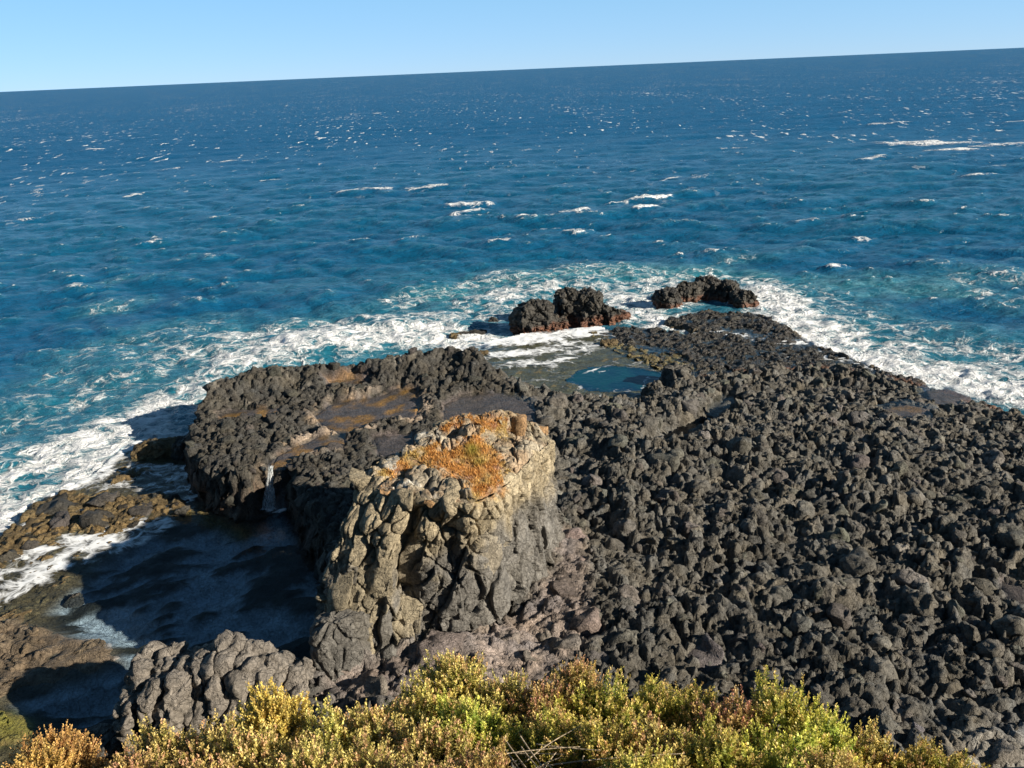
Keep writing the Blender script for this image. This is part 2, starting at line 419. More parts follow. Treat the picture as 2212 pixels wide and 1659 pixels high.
PUD = {  # shallow pools on the left terrace: name -> (outline, water level)
    'main': (poly([(680,895,2.6),(720,868,2.6),(800,858,2.6),(860,838,2.6),(898,842,2.6),(905,880,2.6),(895,905,2.6),(830,905,2.6),(780,928,2.6),(740,938,2.6),(700,920,2.6)]), 2.62),
    'run': (poly([(598,985,2.6),(640,960,2.6),(690,940,2.6),(740,940,2.6),(745,955,2.6),(700,970,2.6),(640,985,2.6),(608,1005,2.6),(585,1005,2.6)]), 2.60),
    'side': (poly([(808,942,2.6),(850,936,2.6),(890,935,2.6),(888,965,2.6),(840,985,2.6),(818,975,2.6)]), 2.60),
    'round': (poly([(960,872,2.5),(1000,850,2.5),(1080,845,2.5),(1140,865,2.5),(1155,885,2.5),(1120,925,2.5),(1040,930,2.5),(960,905,2.5)]), 2.46),
    'back': (poly([(700,822,2.9),(760,812,2.9),(800,815,2.9),(790,828,2.9),(720,836,2.9)]), 2.86),
    'west': (poly([(470,890,2.75),(520,880,2.75),(600,880,2.75),(590,895,2.75),(480,900,2.75)]), 2.72),
    'trench': (poly([(1425,935,1.5),(1445,912,1.5),(1495,893,1.5),(1520,885,1.5),(1505,905,1.5),(1490,930,1.5),(1460,945,1.5)]), .80),
    'upper': (poly([(1530,866,1.5),(1545,840,1.5),(1580,830,1.5),(1570,850,1.5),(1548,872,1.5)]), .80),
    'east': (poly([(1905,882,1.2),(1960,870,1.2),(2010,880,1.2),(1990,900,1.2),(1930,900,1.2)]), 1.22),
    'shore': (poly([(2000,840,.9),(2050,838,.9),(2090,855,.9),(2060,870,.9),(2010,865,.9)]), .95),
    'brink': (poly([(2165,1240,2.2),(2250,1275,2.2),(2260,1320,2.2),(2190,1280,2.2)]), 2.0),
}
RIDGE = [at(x, y, z)[:2] for x, y, z in ((470,840,3.4),(560,815,3.6),(650,795,3.8),(720,800,3.7),(800,785,3.7),(900,790,3.3),(980,778,3.1),(1040,800,2.7))]
APRON = poly([(700,1500,2),(720,1440,2),(800,1440,2),(950,1400,2),(1060,1365,2),(1130,1310,2),(1200,1230,2),(1200,1150,2),(1255,1150,2),(1275,1300,2),(1260,1400,2),(1190,1480,2),(1000,1520,2),(780,1530,2)])
TROUGH = [at(x, y, 2)[:2] for x, y in ((1420,955),(1470,925),(1530,880),(1570,840),(1600,825))]
PIN_FOOT = None

def main_z(x, y):
    """height of the terrace top without knobs"""
    base = 2.3 + 0*x
    # towards the far right shore it falls
    A = at(2212, 893, 1)[:2]; B = at(1500, 795, 1.5)[:2]
    n = np.array([-(B-A)[1], (B-A)[0]]); n = n/np.linalg.norm(n)
    if n[1] > 0: n = -n
    dsh = (x-A[0])*n[0] + (y-A[1])*n[1]
    fr = np.clip(dsh/14.0, 0, 1)
    right = 0.95 + 1.5*fr
    wr = sstep(0.0, 8.0, x-2.0)
    z = base*(1-wr) + right*wr
    left = sstep(2.0, -2.0, x-0.0)*sstep(30, 33, y)
    z = z*(1-left) + 2.72*left
    P = P3(x, y)
    und = fbm(P*0.22+5, 3)*0.75*(1-left) + fbm(P*0.5+9, 2)*0.22
    z = z + und*np.clip(fr+left, .35, 1)
    z += 1.5*np.exp(-(dline(RIDGE, x, y)/1.6)**2)*(0.75+0.5*fbm(P*0.5+40, 2))
    z -= 1.35*np.exp(-(dline(TROUGH, x, y)/0.7)**4)
    return z
def terrain(x, y):
    P = P3(x, y)
    wob = vfbm(P*0.55, 3)[:, :2]*0.55
    xs, ys = x+wob[:, 0], y+wob[:, 1]
    dM = sdf(MAIN, xs, ys)
    h = np.full(len(x), -2.0)
    rough = fbm(P*1.3+3, 4)
    dS = sdf(SHELF, xs, ys)
    sh = 0.20 + 0.16*fbm(P*0.45+60, 3) + 0.10*rough
    sh = sh + 0.32*sstep(-.4, .3, sdf(POOLROW, xs, ys))*(0.6+rough)
    pl = sstep(-.7, .9, sdf(POOL, xs, ys))
    weed = fbm(np.stack([x*0.22+y*0.10, y*0.62-x*0.25, 0*x], 1)+13, 4)
    sh = sh*(1-pl) + pl*(-0.30 + 1.3*np.clip(weed, -.3, .42)+0.10*rough)
    sh = np.maximum(sh, (0.30+0.45*np.clip(rough+.3, 0, 1))*sstep(-.6, .7, sdf(LOWLEFT, xs, ys)) - 3*(sdf(LOWLEFT, xs, ys) < -.6))
    sh = np.maximum(sh, 0.45*sstep(-.5, .6, sdf(ALGAE, xs, ys)) - 3*(sdf(ALGAE, xs, ys) < -.5))
    h = np.maximum(h, -2.0 + (sh+2.0)*sstep(-.8, .5, dS))
    wsh = 0.52 + 0.14*fbm(P*0.5+80, 3) + 0.05*rough
    h = np.maximum(h, -2.0 + (wsh+2.0)*sstep(-1.0, .6, sdf(WASH, xs, ys)))
    rf = 0.52 + 0.42*fbm(P*0.33+90, 3) + 0.12*rough
    h = np.maximum(h, -2.0 + (rf+2.0)*sstep(-.9, .5, sdf(REEF, xs, ys)))
    mz = main_z(x, y)
    h = np.maximum(h, -2.0 + (mz+2.0)*sstep(-.35, .45, dM))
    bl = sstep(-.3, .5, sdf(BLUE, xs, ys)); h = h*(1-bl) - 1.2*bl
    for k, (pg, lv) in PUD.items():
        s = sdf(pg, xs, ys)
        m = sstep(-.55, .25, s)
        h = h*(1-m) + m*(lv-(0.5 if k in ('trench', 'upper') else 0.10)+0.13*fbm(P*0.9+30, 3))
    return h

# ------------------------------------------------------------------ the rock terrace (one sheet of bed rock)
STEP = 0.2
gx = np.arange(-44, 62+STEP, STEP); gy = np.arange(4, 92+STEP, STEP)
XX, YY = np.meshgrid(gx, gy); x = XX.ravel(); y = YY.ravel()
H = terrain(x, y)
P = P3(x, y)
f1, f2 = worley(np.stack([x*1.6, y*1.6, H*1.6], 1))
land = sstep(0.1, 0.8, H)
inpud = np.zeros(len(x)); 
for k, (pg, lv) in PUD.items(): inpud = np.maximum(inpud, sstep(-.35, .1, sdf(pg, x, y)))
inpud = np.maximum(inpud, sstep(-.3, .1, sdf(BLUE, x, y)))
dMAIN = sdf(MAIN, x, y)
on_main = sstep(-.6, .2, dMAIN)
Hm = H + on_main*(1-inpud)*land*(0.22*(0.5-f1) - 0.42) + (1-on_main)*land*0.14*(0.5-f1)
# colour of the bed rock by zone
right = sstep(-1, 3, x)[:, None]
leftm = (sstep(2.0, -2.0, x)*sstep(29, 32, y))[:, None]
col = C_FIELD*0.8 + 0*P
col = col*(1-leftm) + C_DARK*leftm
ap = sstep(-.5, .5, sdf(APRON, x, y))[:, None]; col = col*(1-ap)+C_APRON*ap
far = sstep(-.2, .8, sdf(REEF, x, y))[:, None]*(1-on_main[:, None]); 
low = (1-on_main)[:, None]
col = col*(1-low) + C_BROWN*low
col = col*(1-far) + C_REEF*far
wsh = (sstep(-.5, .5, sdf(WASH, x, y))*(1-on_main))[:, None]
col = col*(1-wsh) + wsh*(np.array([.15, .12, .055])*(1+0.5*fbm(P*0.8+7, 3)[:, None]))
pw = (sstep(-.6, .6, sdf(POOL, x, y))*(1-on_main))[:, None]
wm = sstep(-.02, .10, fbm(np.stack([x*0.22+y*0.10, y*0.62-x*0.25, 0*x], 1)+13, 4)+.12*fbm(P*1.5, 2))[:, None]
col = col*(1-pw) + pw*(C_SAND*(1-wm) + C_WEED*wm)
# sunlit tawny floor by the waterfall
TAWNY = poly([(380,1110,.3),(430,1085,.3),(500,1060,.3),(540,1090,.3),(560,1120,.3),(520,1150,.3),(440,1125,.3)])
tw = (sstep(-.6, .6, sdf(TAWNY, x, y))*(1-on_main))[:, None]
col = col*(1-tw) + tw*np.array([.20, .135, .045])
al = (sstep(-.3, .5, sdf(ALGAE, x, y))*(1-on_main))[:, None]; col = col*(1-al)+al*np.array([.17, .155, .03])
ll = (sstep(-.3, .5, sdf(LOWLEFT, x, y))*(1-on_main))[:, None]
col = col*(1-ll)+ll*(np.array([.145, .11, .075])*(1+.5*fbm(P*1.0+3, 3)[:, None]))
lr = sstep(-.5, .6, sdf(poly([(2060,1610,2),(2150,1590,2),(2330,1540,2),(2400,1720,2),(2100,1700,2)]), x, y))[:, None]; col = col*(1-lr)+lr*C_GREY
oc = sstep(-.05, .22, fbm(P*0.8+21, 3))[:, None]
ip = np.zeros(len(x)); rim = np.zeros(len(x))
for k in ('main', 'run', 'side', 'round', 'back', 'west', 'east', 'shore', 'brink'):
    s = sdf(PUD[k][0], x, y); ip = np.maximum(ip, sstep(-.35, .05, s)); 
    if k in ('main', 'run'): rim = np.maximum(rim, sstep(-1.0, -.5, s)*sstep(.1, -.2, s))
mo = np.zeros(len(x))
for k, v in (('main', 1), ('run', .8), ('west', 1.0), ('back', .5), ('east', .5)): mo = np.maximum(mo, v*sstep(-.3, .1, sdf(PUD[k][0], x, y)))
pc = C_MUD*(1-oc*mo[:, None]) + C_OCHRE*oc*mo[:, None]
ip = ip[:, None]; col = col*(1-ip)+pc*ip
rim = (rim*sstep(-.1, .3, fbm(P*0.5+33, 2)))[:, None]; col = col*(1-rim)+C_RIM*rim
steep = np.zeros(len(x))
wet = np.clip(far[:, 0]*0.8 + low[:, 0]*0.5 + wsh[:, 0]*.3, 0, 1)
redb = (sstep(-.9, -.2, dMAIN)*sstep(.3, -.1, dMAIN)*sstep(1.3, .6, Hm)*sstep(30, 33, y))[:, None]
col = col*(1-.6*redb)+C_RED*.6*redb
col4 = np.concatenate([col, wet[:, None]], 1)
V = np.stack([x, y, Hm], 1)
ny, nx = XX.shape
Fq = grid_faces(ny, nx)
keep = Hm[Fq].max(1) > -1.9
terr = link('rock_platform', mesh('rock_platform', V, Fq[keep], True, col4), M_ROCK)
tag(terr, 'dark volcanic rock platform reaching from the cliff foot out into the sea', None, None, 'structure')
HG = Hm.reshape(ny, nx)
def ground(px, py):
    """bilinear height of the built bed rock"""
    px = np.asarray(px, float); py = np.asarray(py, float)
    i = np.clip((px-gx[0])/STEP, 0, nx-1.001); j = np.clip((py-gy[0])/STEP, 0, ny-1.001)
    i0 = i.astype(int); j0 = j.astype(int); fx = i-i0; fy = j-j0
    return (HG[j0, i0]*(1-fx)*(1-fy)+HG[j0, i0+1]*fx*(1-fy)+HG[j0+1, i0]*(1-fx)*fy+HG[j0+1, i0+1]*fx*fy)

# ------------------------------------------------------------------ the sea
def ocean_tile(N, L, lam, wdir, seed, hs, spread=2.0, lmin=0.9):
    r = np.random.default_rng(seed)
    k = 2*np.pi*np.fft.fftfreq(N, L/N)
    KX, KY = np.meshgrid(k, k); K = np.hypot(KX, KY); K[0, 0] = 1e-6
    kp = 2*np.pi/lam
    S = np.exp(-1.25*(kp/K)**2)/K**3.6
    c = (KX*wdir[0]+KY*wdir[1])/K
    S *= np.abs(c)**(2*spread)*np.where(c > 0, 1, .08)
    S *= np.exp(-(K*lmin/(2*np.pi))**2); S[0, 0] = 0
    A = (r.normal(size=K.shape)+1j*r.normal(size=K.shape))*np.sqrt(S)
    h = np.fft.ifft2(A).real; sc = hs/4/h.std()
    dx = np.fft.ifft2(-1j*KX/K*A).real; dy = np.fft.ifft2(-1j*KY/K*A).real
    jx = np.fft.ifft2(KX*KX/K*A).real; jy = np.fft.ifft2(KY*KY/K*A).real
    return h*sc, dx*sc, dy*sc, (jx+jy)*sc
def sample(T, L, px, py):
    N = T[0].shape[0]
    i = (px/L*N) % N; j = (py/L*N) % N
    i0 = i.astype(int) % N; j0 = j.astype(int) % N; fx = i-np.floor(i); fy = j-np.floor(j)
    i1 = (i0+1) % N; j1 = (j0+1) % N
    return [t[j0, i0]*(1-fx)*(1-fy)+t[j0, i1]*fx*(1-fy)+t[j1, i0]*(1-fx)*fy+t[j1, i1]*fx*fy for t in T]
wd = np.array([-0.28, -0.96])
TA = ocean_tile(512, 173.0, 13.0, wd, 5, 0.66, 1.2, 0.7)
TB = ocean_tile(512, 241.0, 30.0, np.array([0.1, -0.99]), 9, 0.70, 2.2, 4.0)
rows = [8.0]
while rows[-1] < 60000:
    Y_ = rows[-1]
    st = max(0.26, 0.75*Y_*Y_/(22*773.0))
    if Y_ < 22: st = 0.8
    rows.append(Y_+st)
rows = np.array(rows); NC = 580
u = np.linspace(-1, 1, NC)
SX = u[None, :]*(34+0.80*rows[:, None]); SY = np.repeat(rows[:, None], NC, 1)
sx = SX.ravel(); sy = SY.ravel()
dist = np.hypot(sx, sy)
fade_s = sstep(330, 120, dist); fade_l = sstep(1500, 350, dist)
a = sample(TA, 173.0, sx, sy); b = sample(TB, 241.0, sx*0.97+sy*0.24, -sx*0.24+sy*0.97)
near = dist < 140
dl = np.full(len(sx), 60.0)
ni = np.where(near)[0]
dland = np.full(len(ni), -1e9)
for pg in (MAIN, SHELF, WASH, REEF): dland = np.maximum(dland, sdf(pg, sx[ni], sy[ni]))
dl[ni] = -dland
amp = np.where(dl < 0, 0, sstep(-0.5, 14, dl)*0.86+0.14)
z = (a[0]*fade_s + b[0]*fade_l)*amp
ddx = (a[1]*fade_s*1.5 + b[1]*fade_l*1.2)*amp; ddy = (a[2]*fade_s*1.5 + b[2]*fade_l*1.2)*amp
z = np.where(dl < -0.3, -0.5-1.2*sstep(-.3, -1.2, dl), z)
# foam: dense bands where the swell breaks on the rock, wind streaks, white caps
STROKES = [  # polyline in photo pixels on the water, half width in metres, strength
    ([(-80,1270),(0,1200),(60,1115),(150,1055),(230,1000),(310,950)], 2.6, 1.0),
    ([(-60,1085),(0,1060),(120,990),(250,930),(340,880),(420,850)], 2.0, .98),
    ([(0,1010),(120,945),(230,905),(330,865)], 1.6, .62),
    ([(330,870),(430,830),(520,785)], 1.6, .85),
    ([(520,778),(620,752),(740,735),(860,722),(950,722),(1000,738),(1070,748)], 2.8, 1.06),
    ([(350,790),(420,745),(500,725),(600,735)], 2.4, .68),
    ([(560,720),(700,700),(860,692),(960,690),(1060,680),(1110,665)], 2.2, .72),
    ([(440,770),(540,745),(650,735)], 1.5, .7),
    ([(870,650),(960,632),(1060,602),(1200,592),(1330,590),(1400,592)], 1.9, .60),
    ([(1060,650),(1150,625),(1300,625),(1420,615)], 3.2, .78),
    ([(1330,640),(1370,670),(1420,655)], 2.6, 1.0),
    ([(1370,690),(1440,705),(1500,712)], 1.8, 1.0),
    ([(1420,600),(1540,597),(1640,610)], 2.0, .72),
    ([(1645,640),(1680,668),(1720,705),(1790,738)], 3.0, 1.1),
    ([(1790,748),(1900,788),(2000,808),(2100,838),(2240,868),(2500,930)], 2.4, 1.1),
    ([(1740,680),(1850,735),(2000,785),(2212,825),(2450,870)], 2.6, .80),
    ([(1800,690),(1900,720),(2050,755),(2212,770)], 2.6, .60),
    ([(1690,620),(1800,650),(1900,690),(2000,720)], 2.5, .52),
    ([(60,905),(200,850),(330,790),(420,742)], 3.0, .56), ([(200,765),(320,732),(450,702)], 2.2, .50), ([(0,880),(80,850),(160,800)], 2.0, .46),
    ([(150,862),(200,840),(250,822)], 1.2, .66), ([(280,780),(330,770),(400,740)], 1.2, .55),
    ([(210,668),(250,660),(290,655)], 1.0, .56), ([(225,612),(270,600)], .8, .5),
    ([(1140,600),(1300,575),(1340,580)], 1.0, .55), ([(1540,575),(1620,560)], 1.0, .5),
    ([(1500,690),(1620,700),(1700,730),(1780,765),(1870,790)], 1.3, .75),
    ([(2070,600),(2140,590),(2212,600)], 1.6, .55), ([(2080,620),(2212,650)], 1.6, .52),
]
CAPS = [(465,350,575,345,1.0,1.3),(740,416,840,408,.9,1.2),(880,408,960,403,.9,1.2),(970,446,1050,442,.8,1.6),(985,462,1030,455,.8,1.6),(1320,440,1390,430,.85,1.2),(1395,430,1440,425,1.0,1.3),(185,325,220,322,1.0,2.4),
    (355,368,390,362,.8,1.4),(1925,312,2090,310,.86,4.0),(2010,327,2100,324,1.0,1.8),(2185,264,2240,262,1.0,2.2),(1885,270,1960,266,.85,2),(2110,318,2212,312,.75,2.4),(1215,468,1265,462,.8,1.2),(1375,456,1420,450,.8,1),
    (270,425,310,420,.8,1.0),(1790,580,1830,576,.9,.8),(1430,388,1470,382,.8,.9),(700,250,760,246,.8,1.6),(790,247,835,244,.8,1.6),(605,230,640,227,.9,1.8),(405,238,470,235,.8,1.6),(35,240,95,236,.85,1.8),
    (1370,205,1400,202,.9,2.2),(870,530,905,515,.55,1.0),(1060,530,1100,525,.7,.8),(2095,380,2140,376,.7,1.8),(1860,345,1905,338,.8,1.6),(1500,390,1540,378,.6,1.2),(300,530,350,522,.6,.9),(60,420,90,415,.7,1.),(10,480,80,470,.6,1.2),
    (620,320,670,316,.6,1.4),(1000,225,1060,220,.7,2),(1560,320,1610,318,.7,1.2),(560,392,600,388,.7,1.0),(1720,485,1760,480,.6,1.),(1850,520,1890,514,.6,1.),(450,560,500,552,.5,.9),(1160,500,1200,492,.5,.9)]
foam = np.zeros(len(sx)); aer = np.zeros(len(sx))
sn = (dist < 150) & (dl > -6)
si = np.where(sn)[0]
wob = vfbm(P3(sx[si], sy[si])*0.30, 3)[:, :2]*2.4
wx, wy = sx[si]+wob[:, 0], sy[si]+wob[:, 1]
for pts, r_, s_ in STROKES:
    pl_ = [at(px, py, 0)[:2] for px, py in pts]
    d = dline(pl_, wx, wy)
    foam[si] = np.maximum(foam[si], .93*s_*sstep(2.5*r_, .25*r_, d))
    aer[si] = np.maximum(aer[si], min(1, s_+.1)*0.62*sstep(3.4*r_, .6*r_, d))
# milky turquoise water drifting off the reef
for pts, r_, s_ in (([(480,740),(700,705),(950,660),(1080,610)], 7, .42), ([(960,640),(1150,605),(1350,592),(1600,600)], 4.5, .75), ([(1750,618),(1900,612),(2050,620)], 4.5, .6), ([(2000,720),(2212,760)], 5, .28), ([(620,620),(900,600)], 4, .16), ([(300,800),(420,790)], 5, .3), ([(1480,540),(1700,540)], 3, .12)):
    d = dline([at(px, py, 0)[:2] for px, py in pts], wx, wy)
    aer[si] = np.maximum(aer[si], s_*sstep(1.6*r_, .2*r_, d))
foam[si] = np.maximum(foam[si], 0.9*sstep(1.5, 0.1, np.abs(dl[si]+.2)))
for x1, y1, x2, y2, s_, r_ in CAPS:
    A = at(x1, y1, 0)[:2]; B = at(x2, y2, 0)[:2]
    m = (np.abs(sy-(A[1]+B[1])/2) < 25+abs(A[1]-B[1])) & (sx > min(A[0], B[0])-15) & (sx < max(A[0], B[0])+15)
    d = dline([A, B], sx[m], sy[m]+1.2*fbm(P3(sx[m], sy[m])*.2, 2)*r_)
    foam[m] = np.maximum(foam[m], s_*1.08*sstep(r_*1.5, r_*.3, d))
    z[m] += 0.25*r_**.5*sstep(r_*2, 0, d)
jac = a[3]*fade_s + b[3]*fade_l
q = jac*amp
brk = sstep(np.quantile(q[near], .955), np.quantile(q[near], .998), q)
gust = sstep(-.15, .35, fbm(P3(sx, sy)*0.03+50, 2))
foam = np.maximum(foam, 0.9*brk*(0.35+0.65*gust)*sstep(2, 10, dl))
aer = np.maximum(aer, 0.22*sstep(np.quantile(q[near], .86), np.quantile(q[near], .99), q))
foam = np.clip(foam, 0, 1.1)
z[si] += 0.42*foam[si]*(0.5+fbm(P3(sx[si], sy[si])*0.9, 3))*(dl[si] > -.3)
Vs = np.stack([sx+ddx, sy+ddy, z], 1)
Fs = grid_faces(len(rows), NC)
hid = (dl < -3.0)[Fs].all(1)
sea = link('sea', mesh('sea', Vs, Fs[~hid], True, None, foam=foam, aer=np.clip(aer, 0, 1), far=sstep(110, 330, dist)), M_SEA)
tag(sea, 'deep blue wind-ruffled sea with white caps reaching to the horizon', None, None, 'structure')

# ------------------------------------------------------------------ still water on the rock
def water_sheet(name, pg, lv, mat, label, margin=0.6, step=0.25, foam_strokes=(), limit=None, base=0.0, wave=0.0, hole=None):
    x0, y0 = pg.min(0)-margin; x1, y1 = pg.max(0)+margin
    ax = np.arange(x0, x1+step, step); ay = np.arange(y0, y1+step, step)
    X, Y = np.meshgrid(ax, ay); px, py = X.ravel(), Y.ravel()
    s = sdf(pg, px, py); g = ground(px, py)
    Fw = grid_faces(len(ay), len(ax))
    ok = (s > -margin)
    if limit is not None: ok &= sdf(limit, px, py) > 0
    if hole is not None: ok &= sdf(hole, px, py) < 0.15
    kf = ok[Fw].all(1) & (g[Fw].min(1) < lv+0.02)
    Fw = Fw[kf]
    if not len(Fw): return None
    fo = np.full(len(px), base)
    wob = vfbm(P3(px, py)*0.6, 3)[:, :2]*0.9
    for pts, r_, s_ in foam_strokes:
        d = dline([at(a_, b_, lv)[:2] for a_, b_ in pts], px+wob[:, 0], py+wob[:, 1])
        fo = np.maximum(fo, s_*sstep(2.2*r_, .3*r_, d))
    us = np.unique(Fw); mp_ = np.full(len(px), -1); mp_[us] = np.arange(len(us))
    zz = lv + wave*fbm(P3(px, py)*1.2, 2) + 0.10*fo*np.clip(fbm(P3(px, py)*2, 2)+.4, 0, 1)*(wave > 0)
    o = link(name, mesh(name, np.stack([px, py, zz], 1)[us], mp_[Fw], True, None, foam=fo[us]), mat)
    return tag(o, label, None, None, 'structure')
SH_IN = SHELF
water_sheet('tide_pool', SHELF, 0.33, M_TIDE, 'dark shaded tide pool and wave-washed shelf below the rock pinnacle', -0.15, 0.2, [
    ([(-60,1330),(0,1290),(80,1240),(160,1200),(250,1165),(330,1142)], .9, .84), ([(-60,1290),(60,1200),(150,1165),(230,1150),(300,1135)], .55, .82),
    ([(190,1040),(260,1010),(330,1010),(400,1030),(450,1050)], .7, .66), ([(150,1060),(250,1050),(350,1055),(420,1065)], .6, .62),
    ([(60,1075),(150,1052),(240,1000),(300,960)], .6, .95), ([(330,1000),(400,1012),(440,1040)], .35, .7),
    ([(365,1095),(390,1085),(430,1070)], .3, .85), ([(100,1110),(200,1095),(330,1085)], .35, .6), ([(20,1150),(100,1130),(180,1120)], .4, .7),
    ([(575,1085),(600,1095),(570,1100),(545,1102)], .3, .95), ([(530,1072),(550,1080),(575,1078)], .18, .8), ([(545,1100),(600,1092)], .25, .8)], None, 0.0, 0.03)
water_sheet('wash_channel', WASH, 0.56, M_TIDE, 'thin foamy water streaming over the flat rock behind the stack', 0.8, 0.22, [
    ([(985,740),(1080,735),(1180,728),(1290,712)], 1.3, 1.06), ([(1040,770),(1150,762),(1230,745)], 1.0, .82), ([(1090,790),(1180,785),(1250,760),(1300,740)], .9, .72),
    ([(1120,800),(1200,800),(1240,785)], .4, .5)], None, 0.30, 0.03, BLUE)
water_sheet('rock_pool', BLUE, 0.50, M_DEEP, 'deep blue rock pool between the terrace and the wet reef', 0.5, 0.2, [([(1262,806),(1285,802),(1297,797)], .10, .85), ([(1385,838),(1388,826),(1400,815)], .12, .8), ([(1290,806),(1320,800)], .06, .6)])
LAB = {'main': 'largest shallow pool with ochre floor on the left terrace', 'run': 'narrow pool that feeds the small waterfall', 'side': 'small dark pool just left of the pinnacle top',
    'round': 'round shallow pool behind the pinnacle top', 'back': 'small pool under the back ridge of the left terrace', 'west': 'thin yellowish pool at the left end of the terrace', 'trench': 'dark pool in the trench right of the pinnacle',
    'upper': 'narrow pool at the upper end of the trench', 'east': 'small pinkish pool on the right boulder field', 'shore': 'grey pool close to the right hand surf', 'brink': 'pale puddle at the right edge of the boulder field'}
for k, (pg, lv) in PUD.items():
    water_sheet('rock_pool', pg, lv-0.035, M_PUDDLE, LAB[k], 0.7, 0.2)
REEFW = REEF
water_sheet('reef_wash', REEF, 0.50, M_TIDE, 'white water draining between the wet black reef rocks', -0.5, 0.25, [([(1480,715),(1560,722),(1660,735),(1740,742)], .7, .75), ([(1700,765),(1800,770),(1900,795)], .8, .8), ([(2000,850),(2100,865),(2212,900)], .6, .75), ([(1560,740),(1640,760),(1720,775)], .4, .5)], None, 0.12, 0.02)

# ------------------------------------------------------------------ packed knobs of lava
def dart(cands, sizes):
    cell = 0.8; grid = {}; acc = []
    for i in range(len(cands)):
        px, py = cands[i]; s = sizes[i]; ci, cj = int(px//cell), int(py//cell)
        okk = True; R = int(math.ceil(s*1.6/cell))
        for di in range(-R, R+1):
            for dj in range(-R, R+1):
                for q_ in grid.get((ci+di, cj+dj), ()):
                    dd = (cands[q_][0]-px)**2+(cands[q_][1]-py)**2
                    if dd < (0.5*(s+sizes[q_]))**2: okk = False; break
                if not okk: break
            if not okk: break
        if okk:
            grid.setdefault((ci, cj), []).append(i); acc.append(i)
    return np.array(acc, int)
def knob_meshes(S, size, zb, hk, tilt, K=18, lump=0.17, deep=1.0, seed=1, flat=0.0, cap=1.0, gap=0.0, planes=7):
    """rounded, packed cells around the seeds S; returns verts (N, nv, 3) and the faces of one"""
    N = len(S); r_ = np.random.default_rng(seed)
    th = np.linspace(0, 2*np.pi, K, endpoint=False)
    rad = np.zeros((N, K)); M = 14
    for c0 in range(0, N, 400):
        d = S[c0:c0+400, None, :]-S[None]; dd = np.hypot(d[..., 0], d[..., 1]); dd[np.arange(dd.shape[0]), np.arange(c0, c0+dd.shape[0])] = 1e9
        nb = np.argpartition(dd, min(M, N-2), axis=1)[:, :M]
        dn = np.take_along_axis(dd, nb, 1); vx = -np.take_along_axis(d[..., 0], nb, 1); vy = -np.take_along_axis(d[..., 1], nb, 1)
        ph = np.arctan2(vy, vx)
        cs = np.cos(th[None, None, :]-ph[:, :, None])
        rr = np.where(cs > 0.05, 0.5*dn[:, :, None]/np.maximum(cs, .05), 1e9)
        rad[c0:c0+400] = rr.min(1)
    rad = np.minimum(rad, (cap*size)[:, None])
    rad = 0.7*rad+0.15*(np.roll(rad, 1, 1)+np.roll(rad, -1, 1))
    rad = rad*(1.09-gap)-0.004
    rings = [(0.70, -1.0, 0), (0.95, -0.40, .0), (1.0, -0.05, .15), (0.96, 0.0, .50), (0.84, 0.0, .78), (0.64, 0.0, .94), (0.40, 0.0, 1.0), (0.18, 0, 1.02)]
    if flat: rings = [(0.75, -1.0, 0), (0.98, -0.35, .0), (1.0, -.03, .35), (0.94, 0.0, .8), (0.72, 0.0, .96), (0.36, 0.0, 1.0)]
    cx_, sy_ = np.cos(th), np.sin(th)
    VV = np.zeros((N, len(rings)*K+1, 3))
    for i, (s_, dz, up) in enumerate(rings):
        xx = rad*s_*cx_; yy = rad*s_*sy_
        zz = zb[:, None] + hk[:, None]*up + dz*(deep*size)[:, None] + (tilt[:, :1]*xx+tilt[:, 1:]*yy)*(1 if dz > -.9 else 0)
        VV[:, i*K:(i+1)*K] = np.stack([S[:, :1]+xx, S[:, 1:]+yy, zz], -1)
    VV[:, -1] = np.stack([S[:, 0], S[:, 1], zb+hk*1.02], -1)
    cc_ = np.stack([S[:, 0], S[:, 1], zb], 1)
    if planes: VV = chisel(VV, cc_, size, planes, .30, .56, r_)
    flatv = VV.reshape(-1, 3)
    sz = np.repeat(size, VV.shape[1])[:, None]
    n1 = vfbm(flatv*(1.9/np.clip(sz, .3, 2))+np.repeat(np.arange(N)*3.7, VV.shape[1])[:, None], 2)
    n2 = vfbm(flatv*5.5, 2)
    flatv = flatv + n1*lump*1.5*sz + n2*0.085*np.clip(sz, .3, 1)
    VV = flatv.reshape(VV.shape)
    f = grid_faces(len(rings), K, True)
    top = (len(rings)-1)*K
    f3 = np.stack([top+np.arange(K), top+(np.arange(K)+1) % K, np.full(K, len(rings)*K)], 1)
    return VV, f, f3
def chisel(V, c, size, npl, lo, hi, r_, k=.9, up=.35, nb=None):
    """cut flat broken faces into rocks: V (N, nv, 3), centres c (N, 3)"""
    N = len(V)
    for j in range(npl):
        n = r_.normal(size=(N, 3)); n[:, 2] = n[:, 2]*.8+up
        if nb is not None: n = n*.42+nb
        n /= np.linalg.norm(n, axis=1)[:, None]
        d = size*r_.uniform(lo, hi, N)
        s_ = np.einsum('nvk,nk->nv', V-c[:, None], n)-d[:, None]
        V = V-(np.maximum(s_, 0)*k)[..., None]*n[:, None]
    return V
